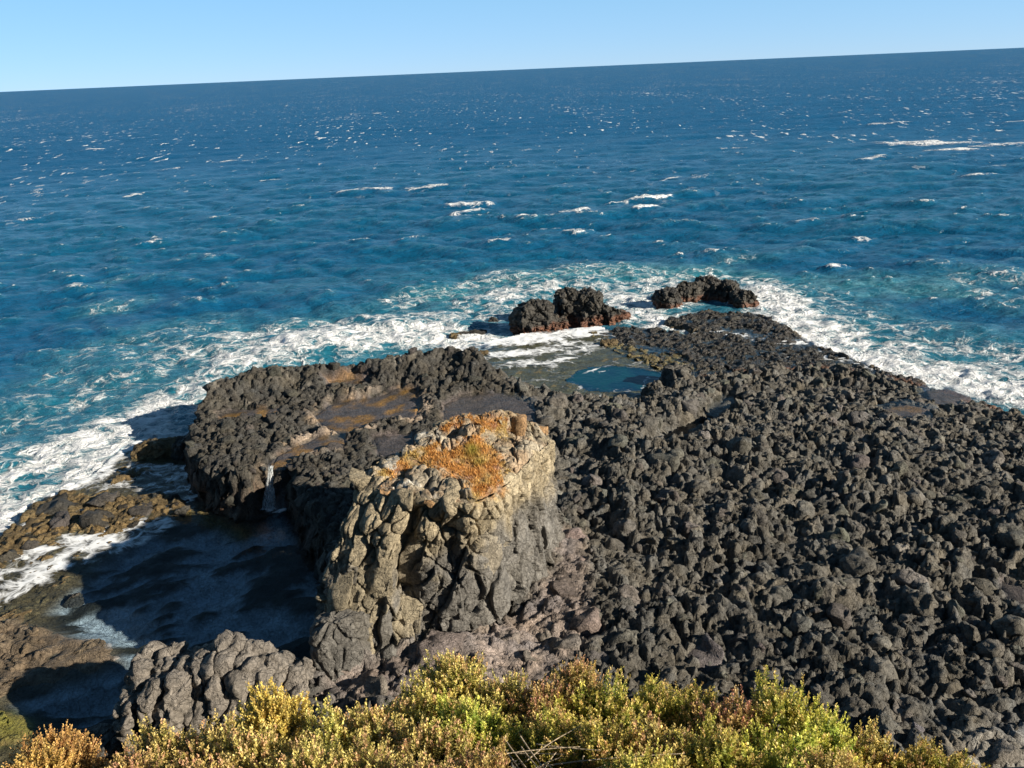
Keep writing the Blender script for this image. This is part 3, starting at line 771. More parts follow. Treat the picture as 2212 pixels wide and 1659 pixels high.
# continuous knobbly crust over the terrace and the reef
CS = 0.085
qx_ = np.arange(-29, 50, CS); qy_ = np.arange(13, 82, CS)
QX, QY = np.meshgrid(qx_, qy_); ux, uy = QX.ravel(), QY.ravel()
pxv, pyv, dpv = project(np.stack([ux, uy, np.full(len(ux), 1.5)], 1))
mk = (dpv > 2) & (pxv > -200) & (pxv < 2420) & (pyv > 560) & (pyv < 1760)
ii = np.where(mk)[0]
sMm = sdf(MAIN, ux[ii], uy[ii]); sRr = sdf(REEF, ux[ii], uy[ii])
sSh = np.minimum(sdf(SHELF, ux[ii], uy[ii]), -sdf(POOL, ux[ii], uy[ii])-.3)
k2 = (sMm > -.9) | (sRr > -.4) | (sSh > .2); ii = ii[k2]; sMm, sRr = sMm[k2], sRr[k2]
vx_, vy_ = ux[ii], uy[ii]
Hs = H.reshape(ny, nx)
def grid_at(G, px, py):
    i = np.clip((px-gx[0])/STEP, 0, nx-1.001); j = np.clip((py-gy[0])/STEP, 0, ny-1.001)
    i0 = i.astype(int); j0 = j.astype(int); fx = i-i0; fy = j-j0
    return G[j0, i0]*(1-fx)*(1-fy)+G[j0, i0+1]*fx*(1-fy)+G[j0+1, i0]*(1-fx)*fy+G[j0+1, i0+1]*fx*fy
b0_ = grid_at(Hs, vx_, vy_)
pm = grid_at(inpud.reshape(ny, nx), vx_, vy_)
PV = P3(vx_, vy_)
wp = vfbm(PV*.8+4, 2)[:, :2]
pp = np.stack([vx_, vy_], 1)+wp*.55
wp2 = vfbm(PV*2.6+8, 2)[:, :2]*.16
lf = ((vx_ < .6+wp[:, 0]*2) & (vy_ > 29.5)) | (sMm < -.1)
D1, ra = lumps(pp/np.array([2.1, 1.7]), .34, .55, .5, .7, .5, .20)
D2, rb = lumps((pp+wp2)/np.array([.64, .55]), .35, .45, 1.0, .9, .7, .18)
D3, rc_ = lumps((pp+wp2*1.3)/np.array([.34, .30]), .16, .5, 1.1, .9, .6, .20)
E1, _ = lumps(pp/np.array([1.5, 1.3]), .26, .5, .5, .7, .5, .2)
E2, rb2 = lumps((pp+wp2)/np.array([.50, .44]), .22, .65, .7, .8, .6, .2)
E3, _ = lumps((pp+wp2*1.3)/np.array([.24, .22]), .085, .7, .8, .8, .6, .2)
fine = fbm(np.stack([vx_, vy_, b0_], 1)*4.5, 3)
D = np.where(lf, E1+E2+E3+.05*fine-.16, (D1+D2+D3)*np.clip(.95+.75*fbm(PV*.2+77, 2), .6, 1.35)+.07*fine-.34)
apm = sstep(-.3, .4, sdf(APRON, vx_, vy_))
D = D*(1-.55*apm)-.05*apm
D = D*np.where(sMm < -.1, .8, 1.0)
D = D*(1-pm)*sstep(.30, .6, b0_+.3) - .12*pm
cz = b0_+D
CG = grid_at(HG, ux, uy); CG[ii] = cz
Vc = np.stack([ux, uy, CG], 1)
e_ = .3
slope = np.hypot(grid_at(Hs, vx_+e_, vy_)-grid_at(Hs, vx_-e_, vy_), grid_at(Hs, vx_, vy_+e_)-grid_at(Hs, vx_, vy_-e_))/(2*e_)
cl_ = sstep(.8, 2.2, slope)
W3 = np.stack([vx_, vy_, cz], 1)
cf1, cf2 = worley(W3*np.array([1.3, 1.3, 1.6]))
gxn = np.stack([grid_at(Hs, vx_+e_, vy_)-grid_at(Hs, vx_-e_, vy_), grid_at(Hs, vx_, vy_+e_)-grid_at(Hs, vx_, vy_-e_)], 1)
gxn = -gxn/(np.linalg.norm(gxn, axis=1)[:, None]+1e-6)
Vc[ii, :2] += gxn*(cl_*(.75*(.5-cf1)+.1))[:, None] + vfbm(W3*1.6+3, 3)[:, :2]*(.45*cl_)[:, None]
Fc = grid_faces(len(qy_), len(qx_)); msk = np.zeros(len(ux), bool); msk[ii] = True
Fc = Fc[msk[Fc].all(1) & (CG[Fc].max(1) > 0.15)]
us = np.unique(Fc); mp_ = np.full(len(ux), -1); mp_[us] = np.arange(len(us))
cb_ = grid_at(col4[:, 0].reshape(ny, nx), ux[us], uy[us]), grid_at(col4[:, 1].reshape(ny, nx), ux[us], uy[us]), grid_at(col4[:, 2].reshape(ny, nx), ux[us], uy[us]), grid_at(wet.reshape(ny, nx), ux[us], uy[us])
cvar = np.ones(len(ux)); cvar[ii] = np.where(lf, .85+.3*rb2, .82+.36*rb)
ccr = np.stack(cb_, 1); ccr[:, :3] *= cvar[us][:, None]*1.12
pu = P3(ux[us], uy[us]); ccr[:, :3] *= (1+.45*fbm(pu*.3+9, 3)[:, None])*(1+np.array([.10, .02, -.10])*np.clip(fbm(pu*.8+19, 3), -.6, .6)[:, None]*2)
salt = sstep(.30, .42, fbm(pu*.55+41, 3))[:, None]*sstep(.25, .05, grid_at(wet.reshape(ny, nx), ux[us], uy[us]))[:, None]*.5
ccr[:, :3] = ccr[:, :3]*(1-salt)+np.array([.21, .19, .16])*salt
crust = link('lava_crust', mesh('lava_crust', Vc[us], mp_[Fc], True, ccr), M_ROCK, terr); crust['kind'] = 'stuff'
CGG = CG.reshape(len(qy_), len(qx_))
def crust_z(px, py):
    i = np.clip(((px-qx_[0])/CS).round().astype(int), 0, len(qx_)-1); j = np.clip(((py-qy_[0])/CS).round().astype(int), 0, len(qy_)-1)
    return CGG[j, i]
# candidate seeds inside the view (with a margin), by zone
NCAND = 90000
cx0 = rng.uniform(-26, 58, NCAND); cy0 = rng.uniform(12, 84, NCAND)
cz0 = ground(cx0, cy0)
px, py, dep = project(np.stack([cx0, cy0, cz0], 1))
okv = (dep > 2) & (px > -260) & (px < 2480) & (py < 1830) & (py > 500) & (cz0 > 0.35)
cx0, cy0, cz0 = cx0[okv], cy0[okv], cz0[okv]
sM = sdf(MAIN, cx0, cy0)
inp = np.zeros(len(cx0), bool)
for k, (pg, lv) in PUD.items(): inp |= (sdf(pg, cx0, cy0) > (-.45 if k in ('main', 'run', 'round', 'trench', 'upper') else -.25)) & (rng.random(len(cx0)) > .012)
inp |= sdf(BLUE, cx0, cy0) > -.9
isM = sM > 0.1
isR = (~isM) & (sdf(REEF, cx0, cy0) > 0.1)
isRow = (~isM) & (sdf(POOLROW, cx0, cy0) > 0.0)
isLow = (~isM) & (sdf(LOWLEFT, cx0, cy0) > 0.1) & (cx0 > 1e6)
leftz = (cx0 < 0.5) & (cy0 > 29.5)
isAp = sdf(APRON, cx0, cy0) > 0
sel = (isM | isR | isRow | isLow) & ~inp
base = np.where(isM, np.where(leftz, .25, .38), np.where(isR, .30, .55))
base = np.where(isAp & isM, .55, base)
trans = isM & (~leftz) & (cy0 > 33) & (cx0 < 9); base = np.where(trans, .46, base)
base = base*np.exp(rng.normal(0, .42, len(base)))*(1+0.55*np.clip(fbm(P3(cx0, cy0)*0.28+70, 2), -.5, .8))
base = np.clip(base, .22, 2.4)
idx = np.where(sel)[0]
idx = idx[np.argsort(-base[idx]*rng.uniform(.35, 1, len(idx)))]
acc = idx[dart(np.stack([cx0, cy0], 1)[idx].tolist(), (base[idx]*np.where(isRow[idx], 1.35, 1.5)).tolist())]
S = np.stack([cx0, cy0], 1)[acc]; size = base[acc]; zb = cz0[acc]
zM, zR, zRow, zL, zAp, zLow = isM[acc], isR[acc], isRow[acc], leftz[acc], isAp[acc] & isM[acc], isLow[acc]
n_ = len(S)
print('knobs', n_)
PS = P3(S[:, 0], S[:, 1])
w1_, w2_ = worley(PS*np.array([.42, .50, 1])+vfbm(PS*.4, 2)*.35)      # knobs gather into bigger masses with gullies between
mass = .60*(.50-w1_) - .30*sstep(.14, .0, w2_-w1_)
zone = np.where(zM & ~zL & ~zAp, 1.0, np.where(zL, .30, .30))
hvar = rng.normal(0, .16, n_)*np.minimum(size, .8) + (mass + 0.25*fbm(PS*0.5+15, 2))*zone
hk = np.minimum(size, 1.1)*rng.uniform(.22, .50, n_)*np.where(zRow | zLow, .6, 1)*np.where(zAp, .5, 1)*np.where(zL, .85, 1)*np.where(zR, .75, 1)
zb2 = np.where(zRow | zLow, crust_z(S[:, 0], S[:, 1])-.05, crust_z(S[:, 0], S[:, 1])-.16*np.minimum(size, 1.0))
VV, f4, f3 = knob_meshes(S, size, zb2, hk, rng.normal(0, .26, (n_, 2)), 16, 0.17, 1.0, 2, 0.0, .60)
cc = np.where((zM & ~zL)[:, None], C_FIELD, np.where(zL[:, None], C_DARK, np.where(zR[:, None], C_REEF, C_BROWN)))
cc = np.where(zAp[:, None], C_APRON*.85, cc)
cc = cc*np.exp(rng.normal(0, .16, (n_, 1)))*(1+rng.normal(0, .03, (n_, 3)))
lw = np.clip(fbm(P3(S[:, 0], S[:, 1])*0.15+44, 2)+.3, 0, 1)[:, None]
cc = cc*(0.85+.35*lw)
wetk = np.where(zR, .75, np.where(zRow | zLow, .45, np.where(zL, .12, 0.0)))
colv = np.concatenate([np.repeat(cc[:, None, :], VV.shape[1], 1), np.repeat(wetk[:, None, None], VV.shape[1], 1)], 2)
ctr = np.stack([S[:, 0], S[:, 1], zb2], 1)
px, py, dep = project(ctr)
scr = np.where((px > 0) & (px < 2212) & (py < 1500) & (py > 0), size/dep, 0)*np.where(zM | zRow, 1, .1)
order = np.argsort(-scr)
def join(ids):
    nv = VV.shape[1]
    off = (np.arange(len(ids))*nv)[:, None, None]
    return VV[ids].reshape(-1, 3), [(f4[None]+off).reshape(-1, 4), (f3[None]+off).reshape(-1, 3)], colv[ids].reshape(-1, 4)
single = [i for i in order[:300]]
for i in single:
    c = ctr[i]
    link('stone', mesh('stone', VV[i]-c, [f4, f3], True, colv[i]), M_ROCK, terr, [float(v) for v in c])
rest = np.setdiff1d(np.arange(n_), single)
for nm, m in (('stone_field', zM & ~zL), ('knobby_crust', zL), ('reef_knobs', ~zM)):
    ids = rest[m[rest]]
    v_, ff_, c_ = join(ids)
    o = link(nm, mesh(nm, v_, ff_, True, c_), M_ROCK, terr); o['kind'] = 'stuff'

# ------------------------------------------------------------------ rock lumps
def lump(cx_, cy_, z0, rx, ry, h, rot=0.0, seed=0, nth=110, nt_=44, side=0.55, knob=0.55, amp=0.3, fl=0.12, colf=None, lean=(0, 0), pw=1.0, chip=7):
    th = np.linspace(0, 2*np.pi, nth, endpoint=False); t = np.linspace(0, 1, nt_)
    T, TH = np.meshgrid(t, th, indexing='ij')
    # near upright sides, then a dome
    rr = np.where(T < side, 1.0-0.16*(T/side), 0.84*np.cos(np.clip((T-side)/(1-side), 0, 1)*np.pi/2)**.8)
    zz = np.where(T < side, T/side*0.72, 0.72+0.28*np.sin(np.clip((T-side)/(1-side), 0, 1)*np.pi/2))
    rn = 1+0.16*noise3(np.stack([np.cos(TH).ravel()*1.3+seed, np.sin(TH).ravel()*1.3, TH.ravel()*0], 1)).reshape(T.shape)
    fn = noise3(np.stack([np.cos(TH).ravel()*rx/knob*1.0+seed*3, np.sin(TH).ravel()*ry/knob*1.0, T.ravel()*.8], 1)).reshape(T.shape)
    rr = rr*(rn+fl*fn*(rr > .3))
    X = rr*rx*np.cos(TH); Y = rr*ry*np.sin(TH); Z = zz*h
    c, s = math.cos(rot), math.sin(rot)
    V = np.stack([(X*c-Y*s+lean[0]*Z).ravel(), (X*s+Y*c+lean[1]*Z).ravel(), Z.ravel()], 1)
    W = V + np.array([cx_, cy_, z0])
    f1, f2 = worley(W/knob)
    nrm = V*np.array([1/rx**2, 1/ry**2, .6/h**2]); nrm = nrm/np.linalg.norm(nrm, axis=1)[:, None]
    V = V + vfbm(W*0.8+seed, 3)*amp*0.9
    if chip:
        rc = np.random.default_rng(int(abs(seed)*97)+3)
        for _ in range(chip):
            n = rc.normal(size=3); n[2] = abs(n[2])*.7; n /= np.linalg.norm(n)
            pr = V@n; s_ = pr-pr.max()*rc.uniform(.62, .9)
            V = V-(np.maximum(s_, 0)*.8)[:, None]*n
    V = V + nrm*(amp*((0.55-f1)*.7-.5*sstep(.12, 0, f2-f1)))[:, None] + vfbm(W*np.array([2.6, 2.6, 1.2]), 3)*amp*.6 + vfbm(W*5.5, 2)*amp*.25
    Fq = grid_faces(nt_, nth, True)
    W = V + np.array([cx_, cy_, z0])
    col = colf(W, V) if colf else np.tile(C_DARK, (len(V), 1))
    crack = sstep(0.0, 0.14, f2-f1)[:, None]
    return V, Fq, col
def stack_col(zr, wetv=.6):
    def f(W, V):
        n = fbm(W*1.2+9, 3)
        lo = sstep(zr+.25, zr-.25, W[:, 2]+.5*n)[:, None]
        c = np.array([.050, .046, .040])*(1-lo)+C_RED*lo*(1+.4*n[:, None])
        return np.concatenate([c*(1+.5*fbm(W*.7, 2)[:, None]), np.full((len(W), 1), wetv)], 1)
    return f
def multi(name, label, cat, lobes, colf, part='lobe', group=None, knob=.55, amp=.3, fl=.12, chip=3):
    """lobes: list of (px, py, z0, rx, ry, h, rot)"""
    c0 = at(lobes[0][0], lobes[0][1], lobes[0][2])
    root = thing(name, c0, label, cat, group)
    for k, L_ in enumerate(lobes):
        c = at(L_[0], L_[1], L_[2])
        rx, ry, h, rot = L_[3:7]
        c[1] += ry*0.75
        V, Fq, col = lump(c[0], c[1], c[2]-.5, rx, ry, h+.5, rot, seed=k*2.7+c[0], knob=knob, amp=amp, fl=fl, colf=colf, chip=chip, nth=150, nt_=64)
        link(part, mesh(part, V, Fq, True, col), M_ROCK, root, [float(v) for v in (c-c0)+np.array([0, 0, -.5])])
    return root
multi('sea_stack', 'tall black twin-humped rock stack with reddish base in the surf', 'rock',
      [(1158,722,.1,2.1,1.6,2.75,.2), (1228,700,.1,1.6,1.4,3.0,.1), (1272,702,.1,1.9,1.6,2.85,-.1), (1316,698,.1,1.6,1.2,1.7,0), (1345,692,.1,1.0,.8,.9,0), (1200,716,.1,1.4,1.1,1.6,0)], stack_col(.75), 'hump', knob=.75, amp=.5, fl=.22)
multi('sea_stack', 'low curved black rock ridge with hollowed base, farthest out in the surf', 'rock',
      [(1447,666,.1,1.5,1.2,1.75,.2), (1487,652,.1,1.6,1.2,2.0,.1), (1530,647,.1,1.7,1.2,2.05,0), (1573,651,.1,1.6,1.3,1.7,0), (1612,663,.1,1.5,1.2,1.5,-.1)], stack_col(.5), 'hump', knob=.7, amp=.42, fl=.26)
def small_rock(px_, py_, z0, rx, ry, h, label, colr, rot=0., wetv=.5, name='washed_rock', knob=.4, amp=.2, group=None):
    c = at(px_, py_, z0); c[1] += ry*.6
    colf = lambda W, V: np.concatenate([np.tile(colr, (len(W), 1))*(1+.6*fbm(W*1.5, 3)[:, None]), np.full((len(W), 1), wetv)], 1)
    V, Fq, col = lump(c[0], c[1], c[2]-.4, rx, ry, h+.4, rot, seed=px_*.37, nth=72, nt_=26, knob=knob, amp=amp, colf=colf)
    o = link(name, mesh(name, V, Fq, True, col), M_ROCK, None, [float(c[0]), float(c[1]), float(c[2]-.4)])
    return tag(o, label, 'rock', group)
small_rock(1065,697,.05,.8,.5,.45,'small black rock awash just left of the tall sea stack', C_REEF)
small_rock(1025,722,.05,2.2,.6,.25,'low flat dark ledge awash at the left foot of the tall sea stack', C_REEF, .1)
small_rock(985,728,.1,.7,.5,.40,'small brown rock in the foam left of the tall sea stack', C_BROWN)
small_rock(1045,772,.3,1.0,.6,.45,'low brown rock at the back edge of the left terrace', C_BROWN)
small_rock(1320,752,.4,1.3,.8,.55,'brown pitted rock where the wash flat meets the black reef', C_BROWN*.9, .3)
small_rock(330,998,.1,2.0,1.3,1.0,'brown sunlit rock at the foot of the left terrace beside the surf', C_BROWN*1.1, .35, .4)
small_rock(395,992,.1,1.3,1.2,1.3,'dark rock wedged against the left end of the terrace', C_DARK*.7, .2, .3)
small_rock(150,1298,.2,.5,.35,.35,'small dark rock in the white water of the channel', C_DARK*.8, .2)
small_rock(128,1190,.2,.6,.4,.35,'lone brown rock ringed by white water', C_BROWN*.8, .2)
small_rock(165,1425,.3,1.1,.6,.55,'sunlit tan rock at the edge of the shadowed pool', np.array([.16,.125,.085]), .2, .2)
# the grey block beside the deep pool and the boulder beyond it
small_rock(1472,822,1.0,1.6,1.1,1.0,'rounded grey boulder standing beside the deep blue pool', C_FIELD*.95, .2, 0., 'grey_boulder', .7, .3)
small_rock(1415,845,1.2,.8,.7,.55,'smaller grey boulder at the near edge of the deep blue pool', C_FIELD*.8, .0, 0., 'grey_boulder', .6, .25)

# ------------------------------------------------------------------ the pinnacle
TOPP = [(788,1048,7.7),(850,1062,7.8),(930,1078,7.8),(1020,1085,7.7),(1072,1062,7.7),(1115,1025,7.7),(1150,985,7.6),(1186,955,7.4),(1172,925,7.4),
        (1140,908,8.1),(1105,888,8.6),(1050,893,8.6),(985,902,8.5),(935,925,8.3),(890,965,8.1),(840,990,8.0),(792,1014,7.9)]
T3 = np.array([at(*p) for p in TOPP])
BASEP = [(706,1405,1.9),(800,1430,2.0),(900,1398,2.0),(1000,1380,2.0),(1065,1350,2.0),(1130,1292,2.0),(1185,1240,2.0),(1218,1180,2.0)]
B3 = np.array([at(*p) for p in BASEP])
cen = T3[:, :2].mean(0)
def expand(p, k):
    v = p[:2]-cen; return np.array([*(p[:2]+v/np.linalg.norm(v)*k), 2.0])
B3 = np.concatenate([B3, np.array([expand(T3[i], .9 if i < 12 else .8) for i in range(8, len(T3))])])
PIN_C = np.array([cen[0], cen[1]-.5, 2.0])
NU = 340
def closed(ctrl, n):
    m = len(ctrl); tt = np.linspace(0, m, n, endpoint=False); i = tt.astype(int); f = (tt-i)[:, None]
    p0, p1, p2, p3 = ctrl[(i-1) % m], ctrl[i % m], ctrl[(i+1) % m], ctrl[(i+2) % m]
    cr = 0.5*((2*p1)+(-p0+p2)*f+(2*p0-5*p1+4*p2-p3)*f**2+(-p0+3*p1-3*p2+p3)*f**3)
    return 0.5*cr+0.5*(p1*(1-f)+p2*f)
TR = closed(T3, NU); BR = closed(B3, NU)
def S_face(u, v):
    """u in ring index, v 0 foot .. 1 lip"""
    i = np.floor(u).astype(int); f = (u-i)[..., None]
    b_ = BR[i % NU]*(1-f)+BR[(i+1) % NU]*f; t_ = TR[i % NU]*(1-f)+TR[(i+1) % NU]*f
    v_ = v[..., None]
    du_ = np.minimum(u % NU, NU-(u % NU))
    w_ = v_**(1.15+1.0*np.exp(-(du_/34.0)**2))[..., None]
    p = b_*(1-w_)+t_*w_
    p[..., 2] = b_[..., 2]*(1-v)+t_[..., 2]*v
    return p
def S_norm(u, v):
    e = 2.0
    du = S_face(u+e, v)-S_face(u-e, v); dv = S_face(u, np.minimum(v+.06, 1.0))-S_face(u, np.minimum(v+.06, 1.0)-.12)
    n = np.cross(du, dv); n /= np.linalg.norm(n, axis=-1)[..., None]+1e-9
    return n
tst = S_norm(np.array([40.0]), np.array([.5]))[0]
NS = 1.0 if tst[1] < 0 else -1.0
pin = thing('rock_pinnacle', PIN_C, 'tall block of jointed tan and grey rock topped with orange grass', 'rock')
TAN = np.array([.34, .285, .195]); SLAB = np.array([.155, .147, .135]); SLABW = np.array([.27, .232, .165])
# the deep cleft down the front
def ring_u(px_, py_):
    p = np.array(TR); qx, qy, _ = project(p); k = np.argmin((qx-px_)**2+(qy-py_)**2); return float(k)
U_CL = ring_u(905, 1073); U_CL2 = ring_u(985, 1082)
def cleft(u, v):
    g1 = np.exp(-((u-U_CL-3*np.sin(v*6))/4.0)**2)*sstep(.12, .25, v)*sstep(1.0, .86, v)
    g2 = np.exp(-((u-U_CL2)/3.5)**2)*sstep(.5, .65, v)*sstep(1.0, .9, v)
    return g1+.35*g2
HT = 5.75
arc = np.linalg.norm(np.diff(np.concatenate([TR*.5+BR*.5, (TR*.5+BR*.5)[:1]]), axis=0), axis=1)
acum = np.concatenate([[0], np.cumsum(arc)]); LEN = acum[-1]
u_of = lambda a_: np.interp(a_ % LEN, acum, np.arange(NU+1, dtype=float))
a_of = lambda u_: np.interp(u_ % NU, np.arange(NU+1, dtype=float), acum)
def face_disp(a_, b_):
    """fractured columns and blocks: depth out of the mean face, random of the cell"""
    q = np.stack([a_, b_, 0*a_], 1)
    wq = vfbm(q*.7+2, 2)[:, :2]
    w2 = vfbm(q*2.3+6, 2)[:, :2]*.12
    a1, b1 = a_+wq[:, 0]*.24+w2[:, 0]*.5, b_+wq[:, 1]*.5+w2[:, 1]*.5
    C1, r1 = lumps(np.stack([a1/1.25, b1/3.4], 1), .30, .12, 1.3, 1.1, .45, .05)
    C2, r2_ = lumps(np.stack([a1/.62, b1/1.25], 1)+9, .20, .06, 1.5, 1.0, .7, .06)
    C3, r3 = lumps(np.stack([a1/.36, b1/.50], 1)+21, .08, .04, 1.6, .9, .7, .07)
    K1, r4_ = lumps(np.stack([a1/.62, b1/.66], 1)+33, .36, .8, .6, .7, .6, .16)
    up = sstep(3.9, 4.6, b_+.5*fbm(q*.8+3, 2))
    return (C1+C2+C3)*(1-.65*up)+K1*up*.75+.05*fbm(np.stack([a_, b_, 0*a_], 1)*4, 3), r2_, up
NF, NV = 860, 150
uu, vv = np.meshgrid(np.arange(NF)*NU/NF, np.linspace(0, 1, NV)); uu = uu.ravel(); vv = vv.ravel()
Pc = S_face(uu, vv); Nc = S_norm(uu, vv)*NS
fd, fr_, up_ = face_disp(a_of(uu), vv*HT)
lipf = sstep(1.0, .93, vv)
Pc = Pc + Nc*((fd-.12)*(.35+.65*lipf)-.62*cleft(uu, vv))[:, None] + vfbm(Pc*.9, 2)*.12
zl = S_face(uu, vv)[:, 2]
Pc[:, 2] = np.where(vv > .97, zl, Pc[:, 2])
qx1, qy1, _ = project(Pc)
nz = fbm(Pc*.7+3, 3)
tanw = np.clip(up_ + .0, 0, 1)
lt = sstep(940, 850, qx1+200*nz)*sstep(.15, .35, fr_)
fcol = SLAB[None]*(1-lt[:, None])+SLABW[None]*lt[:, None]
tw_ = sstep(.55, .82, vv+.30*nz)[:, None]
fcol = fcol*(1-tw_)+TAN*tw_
fcol = fcol*(.82+.36*fr_[:, None])
# jointed slabs on the face
r2 = np.random.default_rng(21)
ca = r2.uniform(0, LEN, 9000); cb = r2.uniform(0.0, HT-.05, 9000)
anis = np.where(cb > 4.3, 1.15, np.where(cb < 1.0, 1.2, 2.1))
frontU = u_of(ca)
vis = (frontU < NU*np.where(cb > 4.0, 7.7, 8.6)/17) | (frontU > NU*15.6/17)
clf = cleft(frontU, cb/HT) > .6
okc = vis & ~clf
sz_ = np.where(cb > 4.3, .58, np.where(cb < 1.0, .62, .80))*np.exp(r2.normal(0, .25, 9000))
ca, cb, anis, sz_ = ca[okc], cb[okc], anis[okc], sz_[okc]
pts = []
for i in np.argsort(-sz_*r2.uniform(.4, 1, len(sz_))):
    for (a2, b2, s2, n2) in pts:
        da = abs(ca[i]-a2); da = min(da, LEN-da)
        if da*da + ((cb[i]-b2)/(.5*(anis[i]+n2)))**2 < (.5*(sz_[i]+s2))**2: break
    else: pts.append((ca[i], cb[i], sz_[i], anis[i]))
pts = np.array(pts); allp = pts; pts = pts[(pts[:, 1] > .5) & (pts[:, 1] < 3.8) & (u_of(pts[:, 0]) < NU*6.2/17)]; pts = pts[r2.permutation(len(pts))[:22]]; print('slabs', len(pts))
K = 42; th = np.linspace(0, 2*np.pi, K, endpoint=False)
rings = [(.85, -.60), (.98, -.25), (1.0, .0), (.985, .05), (.93, .085), (.80, .10), (.6, .11), (.38, .115), (.18, .12)]
for i, (a0, b0, s0, n0) in enumerate(pts):
    da = allp[:, 0]-a0; da = (da+LEN/2) % LEN-LEN/2; db = (allp[:, 1]-b0)
    an = .5*(n0+allp[:, 3])
    m = np.hypot(da, db) > 1e-6
    qa, qb = da[m], db[m]/an[m]
    dn = np.hypot(qa, qb); ph = np.arctan2(qb, qa)
    cs = np.cos(th[None]-ph[:, None]); rr = np.where(cs > .04, .5*dn[:, None]/np.maximum(cs, .04), 9).min(0)
    rr = np.minimum(rr, 1.5*s0)
    rr = rr*(.86+.02*r2.normal(size=K))-.01
    topk = b0 > 4.1
    d0 = float(face_disp(np.array([a0]), np.array([b0]))[0][0])-.10+r2.uniform(-.02, .08) - .8*cleft(np.array([u_of(a0)]), np.array([b0/HT]))[0]
    ta, tb = r2.normal(0, .22), r2.normal(0, .08)
    Vv = []
    for s_, d_ in rings:
        A = a0+rr*s_*np.cos(th); Bb = b0+rr*s_*np.sin(th)*n0
        dome = (1-s_)*.20*s0 if topk else (1-s_)*.03
        Vv.append(np.stack([A, Bb, d0+d_*(1.2 if topk else 1)+dome+(ta*(A-a0)+tb*(Bb-b0))], 1))
    Vv.append(np.array([[a0, b0, d0+.125+(.20*s0 if topk else .03)]]))
    q_ = np.concatenate(Vv)
    uq = u_of(q_[:, 0]); vq = np.clip(q_[:, 1]/HT, -.05, 1.03)
    Pq = S_face(uq, vq)+S_norm(uq, np.clip(vq, 0, 1))*NS*q_[:, 2:3]
    Pq = chisel(Pq[None], S_face(np.array([u_of(a0)]), np.array([b0/HT])), np.array([s0]), 3, (d0+.06)/s0, (d0+.22)/s0, r2, .95, 0.0, S_norm(np.array([u_of(a0)]), np.array([min(b0/HT, .95)]))*NS)[0]
    Pq += vfbm(Pq*1.1, 3)*.10 + vfbm(Pq*1.9+i*1.3, 2)*(.06 if topk else .025) + vfbm(Pq*6, 2)*.03
    c0_ = Pq[-1]
    pxx, pyy, _ = project(c0_[None]); pxx, pyy = pxx[0], pyy[0]
    wt = float(sstep(3.0, 4.2, np.array([b0+.5*r2.normal()]))[0])
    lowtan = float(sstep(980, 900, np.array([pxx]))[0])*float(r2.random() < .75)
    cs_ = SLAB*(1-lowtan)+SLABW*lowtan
    cs_ = cs_*(1-wt)+TAN*wt
    if pyy > 1330 and pxx < 860: cs_ = SLABW*.9
    cs_ = cs_*np.exp(r2.normal(0, .13))
    f = grid_faces(len(rings), K, True); t0 = (len(rings)-1)*K
    ft = np.stack([t0+np.arange(K), t0+(np.arange(K)+1) % K, np.full(K, len(rings)*K)], 1)
    if NS*1 < 0: pass
    link('slab' if not topk else 'knob', mesh('slab', Pq-c0_, [f, ft], True, np.tile(cs_, (len(Pq), 1))), M_ROCK, pin, [float(v) for v in c0_-PIN_C])
# cap of soil and dry grass
GRASS1 = [(806,1040),(870,1000),(930,965),(960,985),(1000,962),(1040,950),(1075,990),(1092,1030),(1068,1072),(1030,1080),(1000,1045),(940,1012),(880,1020),(840,1036)]
GRASS2 = [(945,930),(1000,905),(1060,894),(1100,900),(1112,930),(1092,965),(1072,940),(1020,922),(985,935)]
def in_px(pts_, W):
    qx, qy, _ = project(W); return sdf(np.array(pts_, float), qx, qy)
nr_, NT_ = 90, 600
fr = np.linspace(0, 1, nr_)
TRf = np.stack([np.interp(np.arange(NT_)*NU/NT_, np.arange(NU+1), np.append(TR[:, k], TR[0, k])) for k in range(3)], 1)
capc = np.array([T3[:, 0].mean(), T3[:, 1].mean(), 8.15])
capV = capc[None, None]*(1-fr[:, None, None]) + TRf[None]*fr[:, None, None]
capV = capV.reshape(-1, 3)
inward = np.repeat(1-fr, NT_)
def grassy(W):
    n = fbm(W*1.3+5, 3)*26 + fbm(W*5+15, 3)*26
    return np.clip(np.maximum(sstep(-20, 20, in_px(GRASS1, W)+n), .75*sstep(-14, 20, in_px(GRASS2, W)+n)), 0, 1)
gm = grassy(capV)
L1, lr1 = lumps(capV[:, :2]/np.array([.75, .62])+vfbm(capV*.8, 2)[:, :2]*.4, .34, .7, .6, .8, .5, .16)
L2, lr2 = lumps(capV[:, :2]/.30+vfbm(capV*2, 2)[:, :2]*.3, .10, .7, .6, .8, .5, .16)
capV[:, 2] += (L1+L2-.10)*(1-gm)*sstep(0, .10, inward) + .10*gm + .10*fbm(capV*0.9+3, 3)*sstep(0, .2, inward) - .05*sstep(.05, 0, inward)
def top_col(W):
    n = fbm(W*0.75+5, 3); n2 = fbm(W*2.1+8, 3)
    orange = np.array([.44, .215, .070]); gold = np.array([.44, .31, .125]); green = np.array([.17, .19, .035]); pink = np.array([.36, .19, .13]); tan = np.array([.33, .285, .215])
    c = gold + (orange-gold)*sstep(-.25, .15, n)[:, None]
    c = c + (pink-c)*(.8*sstep(.15, .4, n2))[:, None]
    qx, qy, _ = project(W)
    g = .75*np.exp(-(((qx-1020)/17)**2+((qy-975)/16)**2)) + .55*np.exp(-(((qx-1035)/13)**2+((qy-1002)/8)**2))
    return c, np.clip(g, 0, 1)[:, None], green, tan
c_, g_, green, tan_ = top_col(capV)
